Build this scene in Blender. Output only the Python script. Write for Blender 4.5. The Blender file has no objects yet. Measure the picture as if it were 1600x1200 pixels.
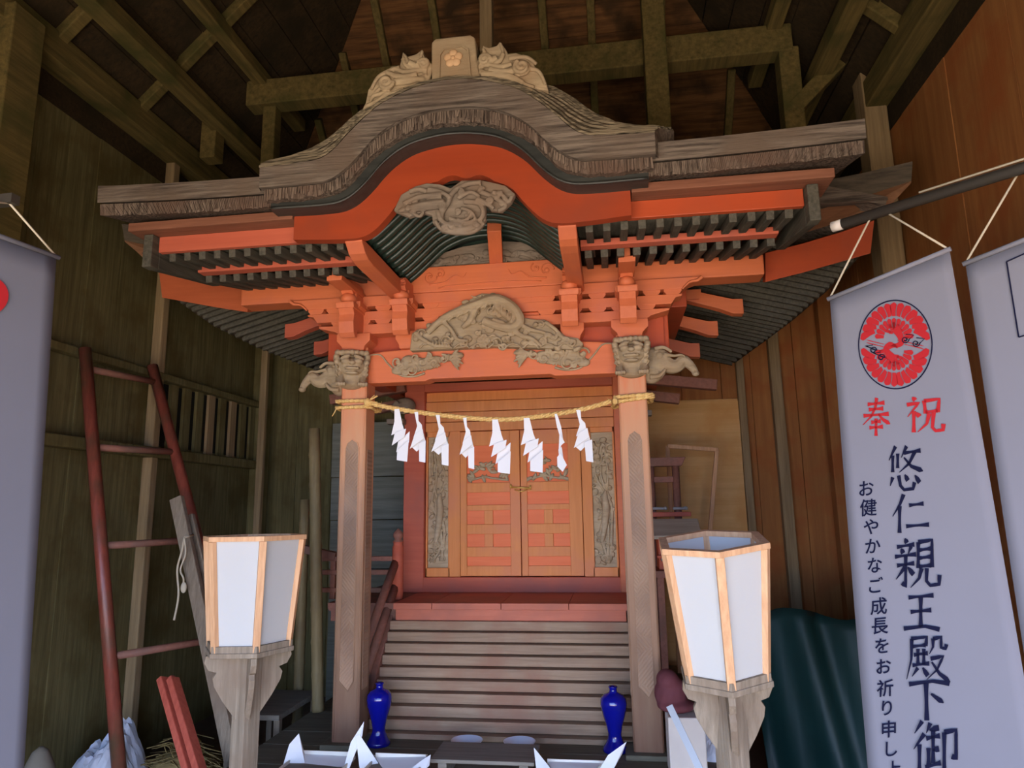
import bpy, bmesh, math, random
import numpy as np
from mathutils import Vector, Matrix
random.seed(7)
scene = bpy.context.scene
COL = scene.collection

# ------------------------------------------------------------------ camera
CAM = (0.64662, -3.64934, 1.17535)
FPX, YAW, PITCH, ROLL = 1084.95, math.radians(8.1117), math.radians(10.3393), math.radians(-0.86158)
_f = Vector((-math.sin(YAW)*math.cos(PITCH), math.cos(YAW)*math.cos(PITCH), math.sin(PITCH)))
_r = Vector((math.cos(YAW), math.sin(YAW), 0)); _u = _r.cross(_f)
RT = math.cos(ROLL)*_r + math.sin(ROLL)*_u
UP = -math.sin(ROLL)*_r + math.cos(ROLL)*_u
FW = _f
cd = bpy.data.cameras.new('camera'); cam = bpy.data.objects.new('camera', cd); COL.objects.link(cam)
cd.sensor_fit = 'HORIZONTAL'; cd.sensor_width = 36.0; cd.lens = FPX*36.0/1600.0
cd.clip_start = 0.05; cd.clip_end = 200
cam.matrix_world = Matrix(((RT.x, UP.x, -FW.x, CAM[0]), (RT.y, UP.y, -FW.y, CAM[1]), (RT.z, UP.z, -FW.z, CAM[2]), (0, 0, 0, 1)))
scene.camera = cam

# ------------------------------------------------------------------ light
vs = scene.view_settings
vs.view_transform = 'Standard'; vs.look = 'None'; vs.gamma = 1.0; vs.use_curve_mapping = False
vs.exposure = 1.05
scene.cycles.max_bounces = 8; scene.cycles.diffuse_bounces = 5
world = bpy.data.worlds.new('sky'); scene.world = world; world.use_nodes = True
wn = world.node_tree
for n in list(wn.nodes): wn.nodes.remove(n)
wo = wn.nodes.new('ShaderNodeOutputWorld'); wb = wn.nodes.new('ShaderNodeBackground')
wb.inputs['Color'].default_value = (0.355, 0.545, 1.0, 1); wb.inputs["Strength"].default_value = 4.2
wn.links.new(wb.outputs[0], wo.inputs[0])
sd = bpy.data.lights.new('sun', 'SUN'); sd.energy = 7.5; sd.angle = math.radians(0.6); sd.color = (1.0, 0.82, 0.6)
so = bpy.data.objects.new('sun', sd); COL.objects.link(so)
so.rotation_euler = Vector((0.15, 0.5, -1.0)).to_track_quat('-Z', 'Y').to_euler()
# added fill lamp low in the open front doorway, brightens the lower parts
ad = bpy.data.lights.new('doorway_fill', 'AREA'); ad.shape = 'RECTANGLE'; ad.size = 4.2; ad.size_y = 0.9
ad.energy = 40; ad.color = (1.0, 0.93, 0.84)
ao = bpy.data.objects.new('doorway_fill', ad); COL.objects.link(ao)
ao.location = (0.3, -4.35, 0.25); ao.rotation_euler = (math.radians(90), 0, 0)

FLOOR = -0.35

# ------------------------------------------------------------------ pixel -> place helpers (the photograph is 1600 x 1200)
def ray(px, py):
    return RT*((px-800)/FPX) - UP*((py-600)/FPX) + FW
def aY(px, py, y):
    d = ray(px, py); return Vector(CAM) + d*((y-CAM[1])/d.y)
def aX(px, py, x):
    d = ray(px, py); return Vector(CAM) + d*((x-CAM[0])/d.x)
def aZ(px, py, z):
    d = ray(px, py); return Vector(CAM) + d*((z-CAM[2])/d.z)
def aP(px, py, p0, n):
    d = ray(px, py); return Vector(CAM) + d*((Vector(p0)-Vector(CAM)).dot(n)/d.dot(n))

# ------------------------------------------------------------------ materials
def srgb(r, g, b):
    f = lambda c: (c/255)/12.92 if c/255 <= 0.04045 else ((c/255+0.055)/1.055)**2.4
    return (f(r), f(g), f(b), 1)
def new_mat(name):
    m = bpy.data.materials.new(name); m.use_nodes = True
    nt = m.node_tree; b = nt.nodes['Principled BSDF']
    return m, nt, b
def grainy(name, c0, c1, c2=None, axis='X', scale=6, stretch=12, rough=0.75, bump=0.25, spec=0.25, contrast=(0.3, 0.7), big=1.3):
    """weathered or painted wood: noise drawn out along one axis plus large blotches of a third colour"""
    m, nt, b = new_mat(name); N = nt.nodes; L = nt.links
    tc = N.new('ShaderNodeTexCoord'); mp = N.new('ShaderNodeMapping')
    s = [scale*stretch]*3; s['XYZ'.index(axis)] = scale*0.6
    mp.inputs['Scale'].default_value = s
    L.new(tc.outputs['Object'], mp.inputs[0])
    n1 = N.new('ShaderNodeTexNoise'); n1.inputs['Scale'].default_value = 1; n1.inputs['Detail'].default_value = 6; n1.inputs['Roughness'].default_value = 0.65
    L.new(mp.outputs[0], n1.inputs['Vector'])
    r = N.new('ShaderNodeValToRGB'); r.color_ramp.elements[0].position = contrast[0]; r.color_ramp.elements[1].position = contrast[1]
    r.color_ramp.elements[0].color = c0; r.color_ramp.elements[1].color = c1
    L.new(n1.outputs[0], r.inputs[0])
    out = r.outputs[0]
    if c2:
        n2 = N.new('ShaderNodeTexNoise'); n2.inputs['Scale'].default_value = big*3; n2.inputs['Detail'].default_value = 4
        L.new(tc.outputs['Object'], n2.inputs['Vector'])
        r2 = N.new('ShaderNodeValToRGB'); r2.color_ramp.elements[0].position = 0.48; r2.color_ramp.elements[1].position = 0.68
        L.new(n2.outputs[0], r2.inputs[0])
        mx = N.new('ShaderNodeMix'); mx.data_type = 'RGBA'; mx.inputs[7].default_value = c2
        L.new(r2.outputs[0], mx.inputs[0]); L.new(out, mx.inputs[6]); out = mx.outputs[2]
    L.new(out, b.inputs['Base Color'])
    b.inputs['Roughness'].default_value = rough; b.inputs['Specular IOR Level'].default_value = spec
    if bump:
        bp = N.new('ShaderNodeBump'); bp.inputs['Strength'].default_value = bump; bp.inputs['Distance'].default_value = 0.01
        L.new(n1.outputs[0], bp.inputs['Height']); L.new(bp.outputs[0], b.inputs['Normal'])
    return m
def plain(name, c, rough=0.6, spec=0.3, metal=0, noise=0.0, nscale=20, bump=0.0, trans=0):
    m, nt, b = new_mat(name); N = nt.nodes; L = nt.links
    b.inputs['Base Color'].default_value = c; b.inputs['Roughness'].default_value = rough
    b.inputs['Specular IOR Level'].default_value = spec; b.inputs['Metallic'].default_value = metal
    if trans: b.inputs['Transmission Weight'].default_value = trans
    if noise or bump:
        tc = N.new('ShaderNodeTexCoord'); n1 = N.new('ShaderNodeTexNoise'); n1.inputs['Scale'].default_value = nscale; n1.inputs['Detail'].default_value = 5
        L.new(tc.outputs['Object'], n1.inputs['Vector'])
        if noise:
            mr = N.new('ShaderNodeMapRange'); mr.inputs[3].default_value = 1-noise; mr.inputs[4].default_value = 1+noise*0.6
            L.new(n1.outputs[0], mr.inputs[0])
            mx = N.new('ShaderNodeMix'); mx.data_type = 'RGBA'; mx.blend_type = 'MULTIPLY'; mx.inputs[0].default_value = 1; mx.inputs[6].default_value = c
            L.new(mr.outputs[0], mx.inputs[7]); L.new(mx.outputs[2], b.inputs['Base Color'])
        if bump:
            bp = N.new('ShaderNodeBump'); bp.inputs['Strength'].default_value = bump; bp.inputs['Distance'].default_value = 0.01
            L.new(n1.outputs[0], bp.inputs['Height']); L.new(bp.outputs[0], b.inputs['Normal'])
    return m

def worn_pillar_mat():
    """vermilion paint that has worn off towards the foot, bare brown wood showing"""
    m, nt, b = new_mat('worn_vermilion_pillar'); N = nt.nodes; L = nt.links
    tc = N.new('ShaderNodeTexCoord'); sp = N.new('ShaderNodeSeparateXYZ'); L.new(tc.outputs['Object'], sp.inputs[0])
    n1 = N.new('ShaderNodeTexNoise'); n1.inputs['Scale'].default_value = 4; n1.inputs['Detail'].default_value = 6
    mp = N.new('ShaderNodeMapping'); mp.inputs['Scale'].default_value = (6, 6, 0.8); L.new(tc.outputs['Object'], mp.inputs[0]); L.new(mp.outputs[0], n1.inputs[0])
    ma = N.new('ShaderNodeMath'); ma.operation = 'MULTIPLY_ADD'; ma.inputs[1].default_value = 0.7; L.new(n1.outputs[0], ma.inputs[0]); L.new(sp.outputs[2], ma.inputs[2])
    mr = N.new('ShaderNodeMapRange'); mr.inputs[1].default_value = 0.2; mr.inputs[2].default_value = 2.3; L.new(ma.outputs[0], mr.inputs[0])
    r = N.new('ShaderNodeValToRGB'); e = r.color_ramp.elements
    e[0].position = 0.0; e[0].color = srgb(112, 74, 54); e[1].position = 1.0; e[1].color = srgb(208, 124, 82)
    for p, c in ((0.22, (130, 100, 76)), (0.5, (176, 138, 108)), (0.78, (204, 152, 112)), (0.92, (206, 142, 102))):
        k = e.new(p); k.color = srgb(*c)
    L.new(mr.outputs[0], r.inputs[0]); L.new(r.outputs[0], b.inputs['Base Color'])
    b.inputs['Roughness'].default_value = 0.7
    bp = N.new('ShaderNodeBump'); bp.inputs['Strength'].default_value = 0.3; bp.inputs['Distance'].default_value = 0.008
    L.new(n1.outputs[0], bp.inputs['Height']); L.new(bp.outputs[0], b.inputs['Normal'])
    return m
def key_fret_mat(name, c0, c1):
    """low-relief fret pattern carved into grey wood"""
    m, nt, b = new_mat(name); N = nt.nodes; L = nt.links
    tc = N.new('ShaderNodeTexCoord')
    ws = []
    for rz in (0.7, -0.7):
        mp = N.new('ShaderNodeMapping'); mp.inputs['Rotation'].default_value = (0, rz, 0); L.new(tc.outputs['Object'], mp.inputs[0])
        w = N.new('ShaderNodeTexWave'); w.inputs['Scale'].default_value = 22; w.inputs['Distortion'].default_value = 1.0; L.new(mp.outputs[0], w.inputs[0]); ws.append(w)
    ck = N.new('ShaderNodeTexVoronoi'); ck.inputs['Scale'].default_value = 16; ck.feature = 'F1'; L.new(tc.outputs['Object'], ck.inputs[0])
    sep = N.new('ShaderNodeSeparateColor'); L.new(ck.outputs['Color'], sep.inputs[0])
    gt = N.new('ShaderNodeMath'); gt.operation = 'GREATER_THAN'; gt.inputs[1].default_value = 0.5; L.new(sep.outputs[0], gt.inputs[0])
    mx = N.new('ShaderNodeMix'); mx.data_type = 'FLOAT'; L.new(gt.outputs[0], mx.inputs[0]); L.new(ws[0].outputs['Fac'], mx.inputs[2]); L.new(ws[1].outputs['Fac'], mx.inputs[3])
    n1 = N.new('ShaderNodeTexNoise'); n1.inputs['Scale'].default_value = 3; L.new(tc.outputs['Object'], n1.inputs[0])
    r = N.new('ShaderNodeValToRGB'); r.color_ramp.elements[0].position = 0.35; r.color_ramp.elements[1].position = 0.65
    r.color_ramp.elements[0].color = c0; r.color_ramp.elements[1].color = c1; L.new(n1.outputs[0], r.inputs[0]); L.new(r.outputs[0], b.inputs['Base Color'])
    bp = N.new('ShaderNodeBump'); bp.inputs['Strength'].default_value = 0.45; bp.inputs['Distance'].default_value = 0.006
    L.new(mx.outputs[0], bp.inputs['Height']); L.new(bp.outputs[0], b.inputs['Normal']); b.inputs['Roughness'].default_value = 0.8
    return m

VERM = grainy('vermilion_paint', srgb(202, 108, 66), srgb(214, 118, 74), srgb(196, 108, 76), 'X', 3, 10, 0.55, 0.06, 0.35)
VERM_Y = grainy('vermilion_paint_lengthwise', srgb(200, 106, 66), srgb(212, 116, 74), srgb(194, 106, 76), 'Y', 3, 10, 0.55, 0.06, 0.35)
GABLER = grainy('gable_board_red', srgb(150, 58, 28), srgb(164, 66, 32), srgb(146, 62, 36), 'X', 2, 8, 0.5, 0.04, 0.35)
VERM_DEEP = grainy('deep_vermilion_paint', srgb(174, 72, 38), srgb(186, 80, 42), srgb(168, 74, 44), 'X', 2, 8, 0.5, 0.04, 0.35)
RED_PINK = grainy('faded_red_paint', srgb(182, 90, 68), srgb(196, 102, 76), srgb(172, 94, 76), 'X', 3, 10, 0.6, 0.08)
DOORW = grainy('door_orange_brown', srgb(218, 138, 78), srgb(232, 152, 90), srgb(220, 140, 94), 'Z', 4, 10, 0.6, 0.08)
DOORP = grainy('door_panel_orange', srgb(230, 120, 74), srgb(240, 134, 86), None, 'X', 4, 8, 0.6, 0.06)
DECKR = grainy('worn_red_deck', srgb(186, 106, 82), srgb(200, 120, 94), srgb(174, 106, 86), 'X', 4, 10, 0.65, 0.12)
STEPW = grainy('grey_brown_step_wood', srgb(136, 112, 90), srgb(166, 140, 114), srgb(146, 110, 88), 'X', 4, 12, 0.7, 0.2)
STEPEDGE = STEPW
BARK = grainy('weathered_bark_roof', srgb(66, 58, 52), srgb(130, 118, 106), srgb(104, 90, 78), 'X', 5, 12, 0.9, 0.9, 0.2, (0.36, 0.62))
BARKT = grainy('bark_shingle_top', srgb(84, 76, 62), srgb(150, 136, 112), None, 'X', 3, 26, 0.9, 1.0, 0.2, (0.42, 0.6))
BARKF = grainy('frayed_bark_ends', srgb(62, 52, 46), srgb(136, 120, 106), srgb(106, 86, 74), 'Z', 6, 14, 0.95, 1.0, 0.2, (0.38, 0.62))
BLACKB = grainy('black_lacquer_board', srgb(34, 36, 35), srgb(62, 64, 60), None, 'X', 3, 8, 0.45, 0.15, 0.5)
RAFT = grainy('grey_rafter_wood', srgb(62, 60, 52), srgb(98, 94, 82), None, 'Y', 5, 12, 0.7, 0.3)
GREENB = grainy('dark_green_rib_lacquer', srgb(26, 40, 34), srgb(48, 66, 56), None, 'X', 4, 8, 0.35, 0.1, 0.5)
CARVE = grainy('bare_carved_wood', srgb(140, 122, 96), srgb(182, 162, 130), srgb(156, 132, 102), 'X', 9, 3, 0.85, 0.5)
CARVEG = grainy('grey_carved_wood', srgb(108, 96, 84), srgb(146, 132, 116), srgb(128, 108, 90), 'X', 9, 3, 0.85, 0.5)
PILLAR = worn_pillar_mat()
FRET = key_fret_mat('fret_carved_panel', srgb(146, 118, 96), srgb(178, 146, 118))
RAILW = grainy('dull_red_rail', srgb(126, 84, 70), srgb(148, 100, 84), srgb(112, 84, 72), 'Y', 5, 10, 0.65, 0.1)
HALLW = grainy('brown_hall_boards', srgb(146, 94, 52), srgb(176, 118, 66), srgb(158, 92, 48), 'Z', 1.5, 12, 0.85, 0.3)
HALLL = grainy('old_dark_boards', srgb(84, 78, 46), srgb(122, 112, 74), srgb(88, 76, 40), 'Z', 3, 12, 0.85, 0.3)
HALLB = grainy('tan_hall_boards', srgb(212, 164, 102), srgb(228, 184, 124), srgb(212, 158, 94), 'X', 2, 12, 0.85, 0.3)
BEAMW = grainy('old_beam_wood', srgb(74, 66, 34), srgb(118, 100, 56), srgb(74, 70, 34), 'Y', 3, 10, 0.85, 0.4)
STUDW = grainy('pale_stud_wood', srgb(128, 108, 78), srgb(164, 140, 104), None, 'Z', 3, 12, 0.85, 0.3)
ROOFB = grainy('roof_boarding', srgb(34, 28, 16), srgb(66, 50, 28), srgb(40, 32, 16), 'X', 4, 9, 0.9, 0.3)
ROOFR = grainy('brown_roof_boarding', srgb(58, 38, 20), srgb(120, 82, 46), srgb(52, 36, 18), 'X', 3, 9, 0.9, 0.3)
CARVEP = grainy('pale_carved_panel', srgb(160, 142, 114), srgb(204, 184, 150), srgb(176, 152, 120), 'X', 9, 3, 0.85, 0.5)
FLOORM = plain('packed_earth_floor', srgb(92, 78, 66), 0.95, 0.1, 0, 0.3, 14, 0.5)
PLINTHM = grainy('dark_plinth_wood', srgb(86, 82, 68), srgb(116, 110, 92), None, 'X', 4, 10, 0.7, 0.2)
GROUND = plain('sunlit_sandy_ground', srgb(214, 186, 146), 0.95, 0.1, 0, 0.15, 3, 0.1)
STRAW = grainy('rice_straw_rope', srgb(206, 158, 88), srgb(246, 212, 140), None, 'Z', 8, 14, 0.85, 0.6)
PAPER = plain('white_paper', srgb(236, 236, 236), 0.9, 0.1, 0, 0.03, 6)
LPAPER = plain('lantern_paper', srgb(218, 219, 216), 0.9, 0.1, 0, 0.03, 6)
_nt = LPAPER.node_tree; _tl = _nt.nodes.new('ShaderNodeBsdfTranslucent'); _tl.inputs[0].default_value = srgb(240, 238, 232)
_mx = _nt.nodes.new('ShaderNodeMixShader'); _mx.inputs[0].default_value = 0.45
_nt.links.new(_nt.nodes['Principled BSDF'].outputs[0], _mx.inputs[1]); _nt.links.new(_tl.outputs[0], _mx.inputs[2]); _nt.links.new(_mx.outputs[0], _nt.nodes['Material Output'].inputs[0])
PALEW = grainy('pale_lantern_wood', srgb(186, 140, 100), srgb(216, 172, 130), None, 'Z', 5, 12, 0.7, 0.15)
OLDW = grainy('grey_old_wood', srgb(112, 100, 84), srgb(152, 138, 118), srgb(124, 106, 88), 'Z', 5, 12, 0.8, 0.35)
OLDWX = grainy('grey_old_wood_flat', srgb(104, 98, 88), srgb(138, 130, 116), None, 'X', 5, 12, 0.8, 0.3)
BLUE = plain('cobalt_glaze', srgb(12, 17, 126), 0.08, 0.6)
PORC = plain('white_porcelain', srgb(226, 230, 238), 0.2, 0.5)
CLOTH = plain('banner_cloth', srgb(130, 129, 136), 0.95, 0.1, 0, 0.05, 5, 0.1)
CLOTHD = plain('shaded_banner_cloth', srgb(112, 112, 120), 0.95, 0.1, 0, 0.08, 4, 0.1)  # banner cloth again, darker: the left banner's shade put into its colour
INKR = plain('red_ink', srgb(176, 40, 44), 0.8, 0.1)
INKB = plain('navy_ink', srgb(22, 24, 48), 0.8, 0.1)
CORD = plain('pale_cord', srgb(196, 184, 160), 0.9, 0.1)
BAMB = grainy('old_bamboo', srgb(104, 92, 62), srgb(138, 122, 86), srgb(110, 94, 66), 'Z', 4, 8, 0.6, 0.1)
LADR = grainy('red_ladder_paint', srgb(112, 54, 42), srgb(146, 74, 58), srgb(88, 66, 48), 'Z', 5, 10, 0.4, 0.15, 0.5)
REDP = grainy('bright_red_post', srgb(164, 76, 60), srgb(192, 96, 76), None, 'Z', 5, 10, 0.6, 0.15)
DARKM = plain('dark_pole', srgb(62, 58, 52), 0.4, 0.5, 0, 0.2, 8)
BRASS = plain('brass_latch', srgb(226, 180, 96), 0.35, 0.5, 0.4)
GREYB = grainy('grey_green_boards', srgb(104, 106, 94), srgb(134, 136, 122), None, 'X', 3, 10, 0.8, 0.2)
PLAST = plain('white_plastic_sack', srgb(206, 210, 220), 0.4, 0.4, 0, 0.15, 10, 0.3)
STRAWB = grainy('loose_straw', srgb(108, 92, 56), srgb(176, 154, 100), None, 'X', 8, 12, 0.9, 0.4)
TARP = plain('dark_green_tarp', srgb(20, 52, 50), 0.5, 0.4, 0, 0.3, 6, 0.2)
CARDB = plain('pale_box', srgb(206, 196, 184), 0.8, 0.2, 0, 0.1, 10)
PURP = plain('plum_cushion', srgb(104, 58, 62), 0.8, 0.2, 0, 0.2, 14)
STEEL = plain('aluminium_bar', srgb(166, 168, 168), 0.4, 0.5, 0.2)
MINIR = grainy('grey_mini_roof', srgb(156, 142, 122), srgb(180, 166, 144), None, 'X', 4, 10, 0.8, 0.2)
SACK = plain('grey_sack', srgb(112, 106, 94), 0.9, 0.1, 0, 0.2, 10, 0.3)

# ------------------------------------------------------------------ mesh builder
BASE = {}
class MB:
    def __init__(s): s.v = []; s.f = []; s.sm = []
    def add(s, vs_, fs, smooth=False):
        o = len(s.v); s.v += [Vector(p) for p in vs_]
        for f in fs: s.f.append([i+o for i in f]); s.sm.append(smooth)
        return s
    def box(s, x0, x1, y0, y1, z0, z1):
        p = [(x, y, z) for z in (z0, z1) for y in (y0, y1) for x in (x0, x1)]
        return s.add(p, [(0, 2, 3, 1), (4, 5, 7, 6), (0, 1, 5, 4), (2, 6, 7, 3), (0, 4, 6, 2), (1, 3, 7, 5)])
    def bar(s, a, b, w, h, up=(0, 0, 1)):
        """rectangular bar from a to b, w across, h along up"""
        a = Vector(a); b = Vector(b); d = (b-a).normalized(); sx = d.cross(Vector(up))
        if sx.length < 1e-4: sx = d.cross(Vector((0, 1, 0)))
        sx.normalize(); uz = sx.cross(d).normalized()
        p = [q+sx*(i*w/2)+uz*(j*h/2) for q in (a, b) for i, j in ((-1, -1), (1, -1), (1, 1), (-1, 1))]
        return s.add(p, [(0, 1, 2, 3), (7, 6, 5, 4), (0, 4, 5, 1), (1, 5, 6, 2), (2, 6, 7, 3), (3, 7, 4, 0)])
    def prism(s, pts, axis, d0, d1, smooth=False):
        """closed polygon pts (2-D) swept along an axis: 'Y' takes (x,z), 'X' takes (y,z), 'Z' takes (x,y)"""
        m = {'Y': lambda a, b, d: (a, d, b), 'X': lambda a, b, d: (d, a, b), 'Z': lambda a, b, d: (a, b, d)}[axis]
        n = len(pts)
        s.add([m(a, b, d0) for a, b in pts]+[m(a, b, d1) for a, b in pts],
              [tuple(range(n)), tuple(range(2*n-1, n-1, -1))])
        o = len(s.v)-2*n
        for i in range(n):
            j = (i+1) % n; s.f.append([o+i, o+n+i, o+n+j, o+j]); s.sm.append(smooth)
        return s
    def tube(s, pts, rad, n=8, flat=1.0, cap=True):
        pts = [Vector(p) for p in pts]
        if not hasattr(rad, '__len__'): rad = [rad]*len(pts)
        ref = Vector((0.13, 0.21, 0.97)); rings = []
        for i, p in enumerate(pts):
            t = (pts[min(i+1, len(pts)-1)]-pts[max(i-1, 0)])
            t = t.normalized() if t.length > 1e-9 else Vector((0, 0, 1))
            a = t.cross(ref)
            if a.length < 1e-3: a = t.cross(Vector((1, 0, 0)))
            a.normalize(); b = a.cross(t).normalized(); ref = b
            rings.append([p+(a*math.cos(k*2*math.pi/n)+b*math.sin(k*2*math.pi/n)*flat)*rad[i] for k in range(n)])
        vs_ = [q for r in rings for q in r]; fs = []
        for i in range(len(rings)-1):
            for k in range(n): fs.append((i*n+k, i*n+(k+1) % n, (i+1)*n+(k+1) % n, (i+1)*n+k))
        s.add(vs_, fs, True); o = len(s.v)-len(vs_)
        if cap:
            s.f.append([o+k for k in range(n)][::-1]); s.sm.append(False)
            s.f.append([o+(len(rings)-1)*n+k for k in range(n)]); s.sm.append(False)
        return s
    def lathe(s, prof, c=(0, 0, 0), n=28):
        vs_ = []; fs = []
        for r, z in prof:
            for k in range(n): vs_.append((c[0]+r*math.cos(2*math.pi*k/n), c[1]+r*math.sin(2*math.pi*k/n), c[2]+z))
        for i in range(len(prof)-1):
            for k in range(n): fs.append((i*n+k, i*n+(k+1) % n, (i+1)*n+(k+1) % n, (i+1)*n+k))
        s.add(vs_, fs, True); o = len(s.v)-len(vs_)
        s.f.append([o+k for k in range(n)][::-1]); s.sm.append(False)
        s.f.append([o+(len(prof)-1)*n+k for k in range(n)]); s.sm.append(False)
        return s
    def blob(s, c, r, rot=(0, 0, 0), nu=12, nv=8):
        from mathutils import Euler
        R = Euler(rot).to_matrix(); vs_ = []; fs = []
        if not hasattr(r, '__len__'): r = (r, r, r)
        for j in range(1, nv):
            th = math.pi*j/nv
            for k in range(nu):
                ph = 2*math.pi*k/nu
                vs_.append(Vector(c)+R @ Vector((r[0]*math.sin(th)*math.cos(ph), r[1]*math.sin(th)*math.sin(ph), r[2]*math.cos(th))))
        t = len(vs_); vs_.append(Vector(c)+R @ Vector((0, 0, r[2]))); vs_.append(Vector(c)+R @ Vector((0, 0, -r[2])))
        for j in range(nv-2):
            for k in range(nu): fs.append((j*nu+k, (j+1)*nu+k, (j+1)*nu+(k+1) % nu, j*nu+(k+1) % nu))
        for k in range(nu):
            fs.append((t, k, (k+1) % nu)); fs.append((t+1, (nv-2)*nu+(k+1) % nu, (nv-2)*nu+k))
        return s.add(vs_, fs, True)
    def grid(s, P, smooth=True):
        """P: rows of points"""
        r, c = len(P), len(P[0]); vs_ = [q for row in P for q in row]
        return s.add(vs_, [(i*c+j, i*c+j+1, (i+1)*c+j+1, (i+1)*c+j) for i in range(r-1) for j in range(c-1)], smooth)
    def build(s, name, mat, parent=None, bevel=0, remesh=0, solid=0, subsurf=0):
        off = Vector(BASE.get(parent.name, (0, 0, 0))) if parent else Vector((0, 0, 0))
        me = bpy.data.meshes.new(name)
        me.from_pydata([tuple(p-off) for p in s.v], [], s.f)
        me.polygons.foreach_set('use_smooth', s.sm)
        me.materials.append(mat)
        bm = bmesh.new(); bm.from_mesh(me); bmesh.ops.recalc_face_normals(bm, faces=bm.faces); bm.to_mesh(me); bm.free()
        me.update()
        o = bpy.data.objects.new(name, me); COL.objects.link(o)
        if parent: o.parent = parent
        BASE[o.name] = off
        if solid:
            k = o.modifiers.new('thickness', 'SOLIDIFY'); k.thickness = solid; k.offset = 0
        if remesh:
            k = o.modifiers.new('carve', 'REMESH'); k.mode = 'VOXEL'; k.voxel_size = remesh; k.use_smooth_shade = True
            k2 = o.modifiers.new('soften', 'SMOOTH'); k2.iterations = 2; k2.factor = 0.4
        if bevel:
            k = o.modifiers.new('bevel', 'BEVEL'); k.width = bevel; k.segments = 2; k.limit_method = 'ANGLE'; k.angle_limit = math.radians(40)
        if subsurf:
            k = o.modifiers.new('round', 'SUBSURF'); k.levels = subsurf; k.render_levels = subsurf
        return o
def thing(name, label, cat, loc=(0, 0, 0), group=None):
    o = bpy.data.objects.new(name, None); COL.objects.link(o); o.location = loc; o.empty_display_size = 0.1
    o['label'] = label; o['category'] = cat
    if group: o['group'] = group
    BASE[o.name] = Vector(loc); return o
def tag(o, label, cat, group=None):
    o['label'] = label; o['category'] = cat
    if group: o['group'] = group
    return o
def struct(o, label=None):
    o['kind'] = 'structure'
    if label: o['label'] = label
    return o
def copy_tree(o, parent=None, loc=None):
    c = o.copy(); COL.objects.link(c)
    if parent: c.parent = parent
    if loc: c.location = loc
    BASE[c.name] = BASE.get(o.name, Vector((0, 0, 0)))
    for ch in list(o.children): copy_tree(ch, c)
    return c
def smooth_curve(cp, xs):
    """monotone-ish cubic through control points"""
    X = [p[0] for p in cp]; Yv = [p[1] for p in cp]; n = len(X); m = []
    for i in range(n):
        if i == 0: m.append(0.0 if X[0] == 0 else (Yv[1]-Yv[0])/(X[1]-X[0]))
        elif i == n-1: m.append((Yv[-1]-Yv[-2])/(X[-1]-X[-2]))
        else: m.append((Yv[i+1]-Yv[i-1])/(X[i+1]-X[i-1]))
    out = []
    for x in xs:
        i = max(0, min(n-2, next((k-1 for k in range(1, n) if x <= X[k]), n-2))); h = X[i+1]-X[i]; t = max(0, min(1, (x-X[i])/h))
        out.append((2*t**3-3*t*t+1)*Yv[i]+(t**3-2*t*t+t)*h*m[i]+(-2*t**3+3*t*t)*Yv[i+1]+(t**3-t*t)*h*m[i+1])
    return out
def catmull(pts, k=6):
    pts = [Vector(p) for p in pts]; out = []
    for i in range(len(pts)-1):
        a, b, c, d = pts[max(i-1, 0)], pts[i], pts[i+1], pts[min(i+2, len(pts)-1)]
        for j in range(k):
            t = j/k; out.append(0.5*((2*b)+(c-a)*t+(2*a-5*b+4*c-d)*t*t+(3*b-a-3*c+d)*t**3))
    out.append(pts[-1]); return out
def taper(n, r0, r1, bulge=0):
    return [r0+(r1-r0)*i/(n-1)+bulge*math.sin(math.pi*i/(n-1)) for i in range(n)]
def curl(m, cx, cz, y, r, turns=1.3, start=0, sgn=1, w=0.010, n=22):
    """a carved volute facing the viewer, standing proud of the plane Y = y"""
    P = []
    for i in range(n):
        t = i/(n-1); a = start+sgn*turns*2*math.pi*t; q = r*(1-0.85*t)
        P.append((cx+q*math.cos(a), y-0.006*t, cz+q*math.sin(a)))
    m.tube(P, taper(n, w, w*0.6), 6); m.blob((cx, y, cz), (r*0.3, w*0.9, r*0.3), nu=8, nv=6)

# ================================================================== THE HALL
YB, XL, XR, ZP = 2.3, -2.5, 2.5, 3.8       # back wall, side walls, wall plate
YF = -4.4
def planks(m, axis, a0, a1, z0, z1, face, thick, w=0.24, jit=0.006, seed=1):
    rnd = random.Random(seed); a = a0
    while a < a1-1e-6:
        b = min(a1, a+w*rnd.uniform(0.8, 1.2)); j = rnd.uniform(0, jit)
        if axis == 'Y':
            lo, hi = sorted((face+(j if thick > 0 else -j), face+thick)); m.box(lo, hi, a+.002, b-.002, z0, z1)
        else:
            lo, hi = sorted((face+(j if thick > 0 else -j), face+thick)); m.box(a+.002, b-.002, lo, hi, z0, z1)
        a = b
m = MB(); m.box(XL-.1, XR+.1, YF, YB+.1, FLOOR-.1, FLOOR); struct(m.build('floor', FLOORM))
m = MB(); m.box(-14, 14, -26, YF, FLOOR-.2, FLOOR-.06); struct(m.build('ground', GROUND))
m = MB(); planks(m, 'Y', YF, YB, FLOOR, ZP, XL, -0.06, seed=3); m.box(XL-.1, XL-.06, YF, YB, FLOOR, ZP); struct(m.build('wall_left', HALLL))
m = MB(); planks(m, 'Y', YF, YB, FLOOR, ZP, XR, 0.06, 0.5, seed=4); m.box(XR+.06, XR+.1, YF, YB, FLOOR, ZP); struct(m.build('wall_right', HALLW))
m = MB(); planks(m, 'X', XL, .6, FLOOR, ZP, YB, 0.06, 0.3, seed=5); m.box(XL, .6, YB+.06, YB+.1, FLOOR, ZP); struct(m.build('wall_back', HALLL))
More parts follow.
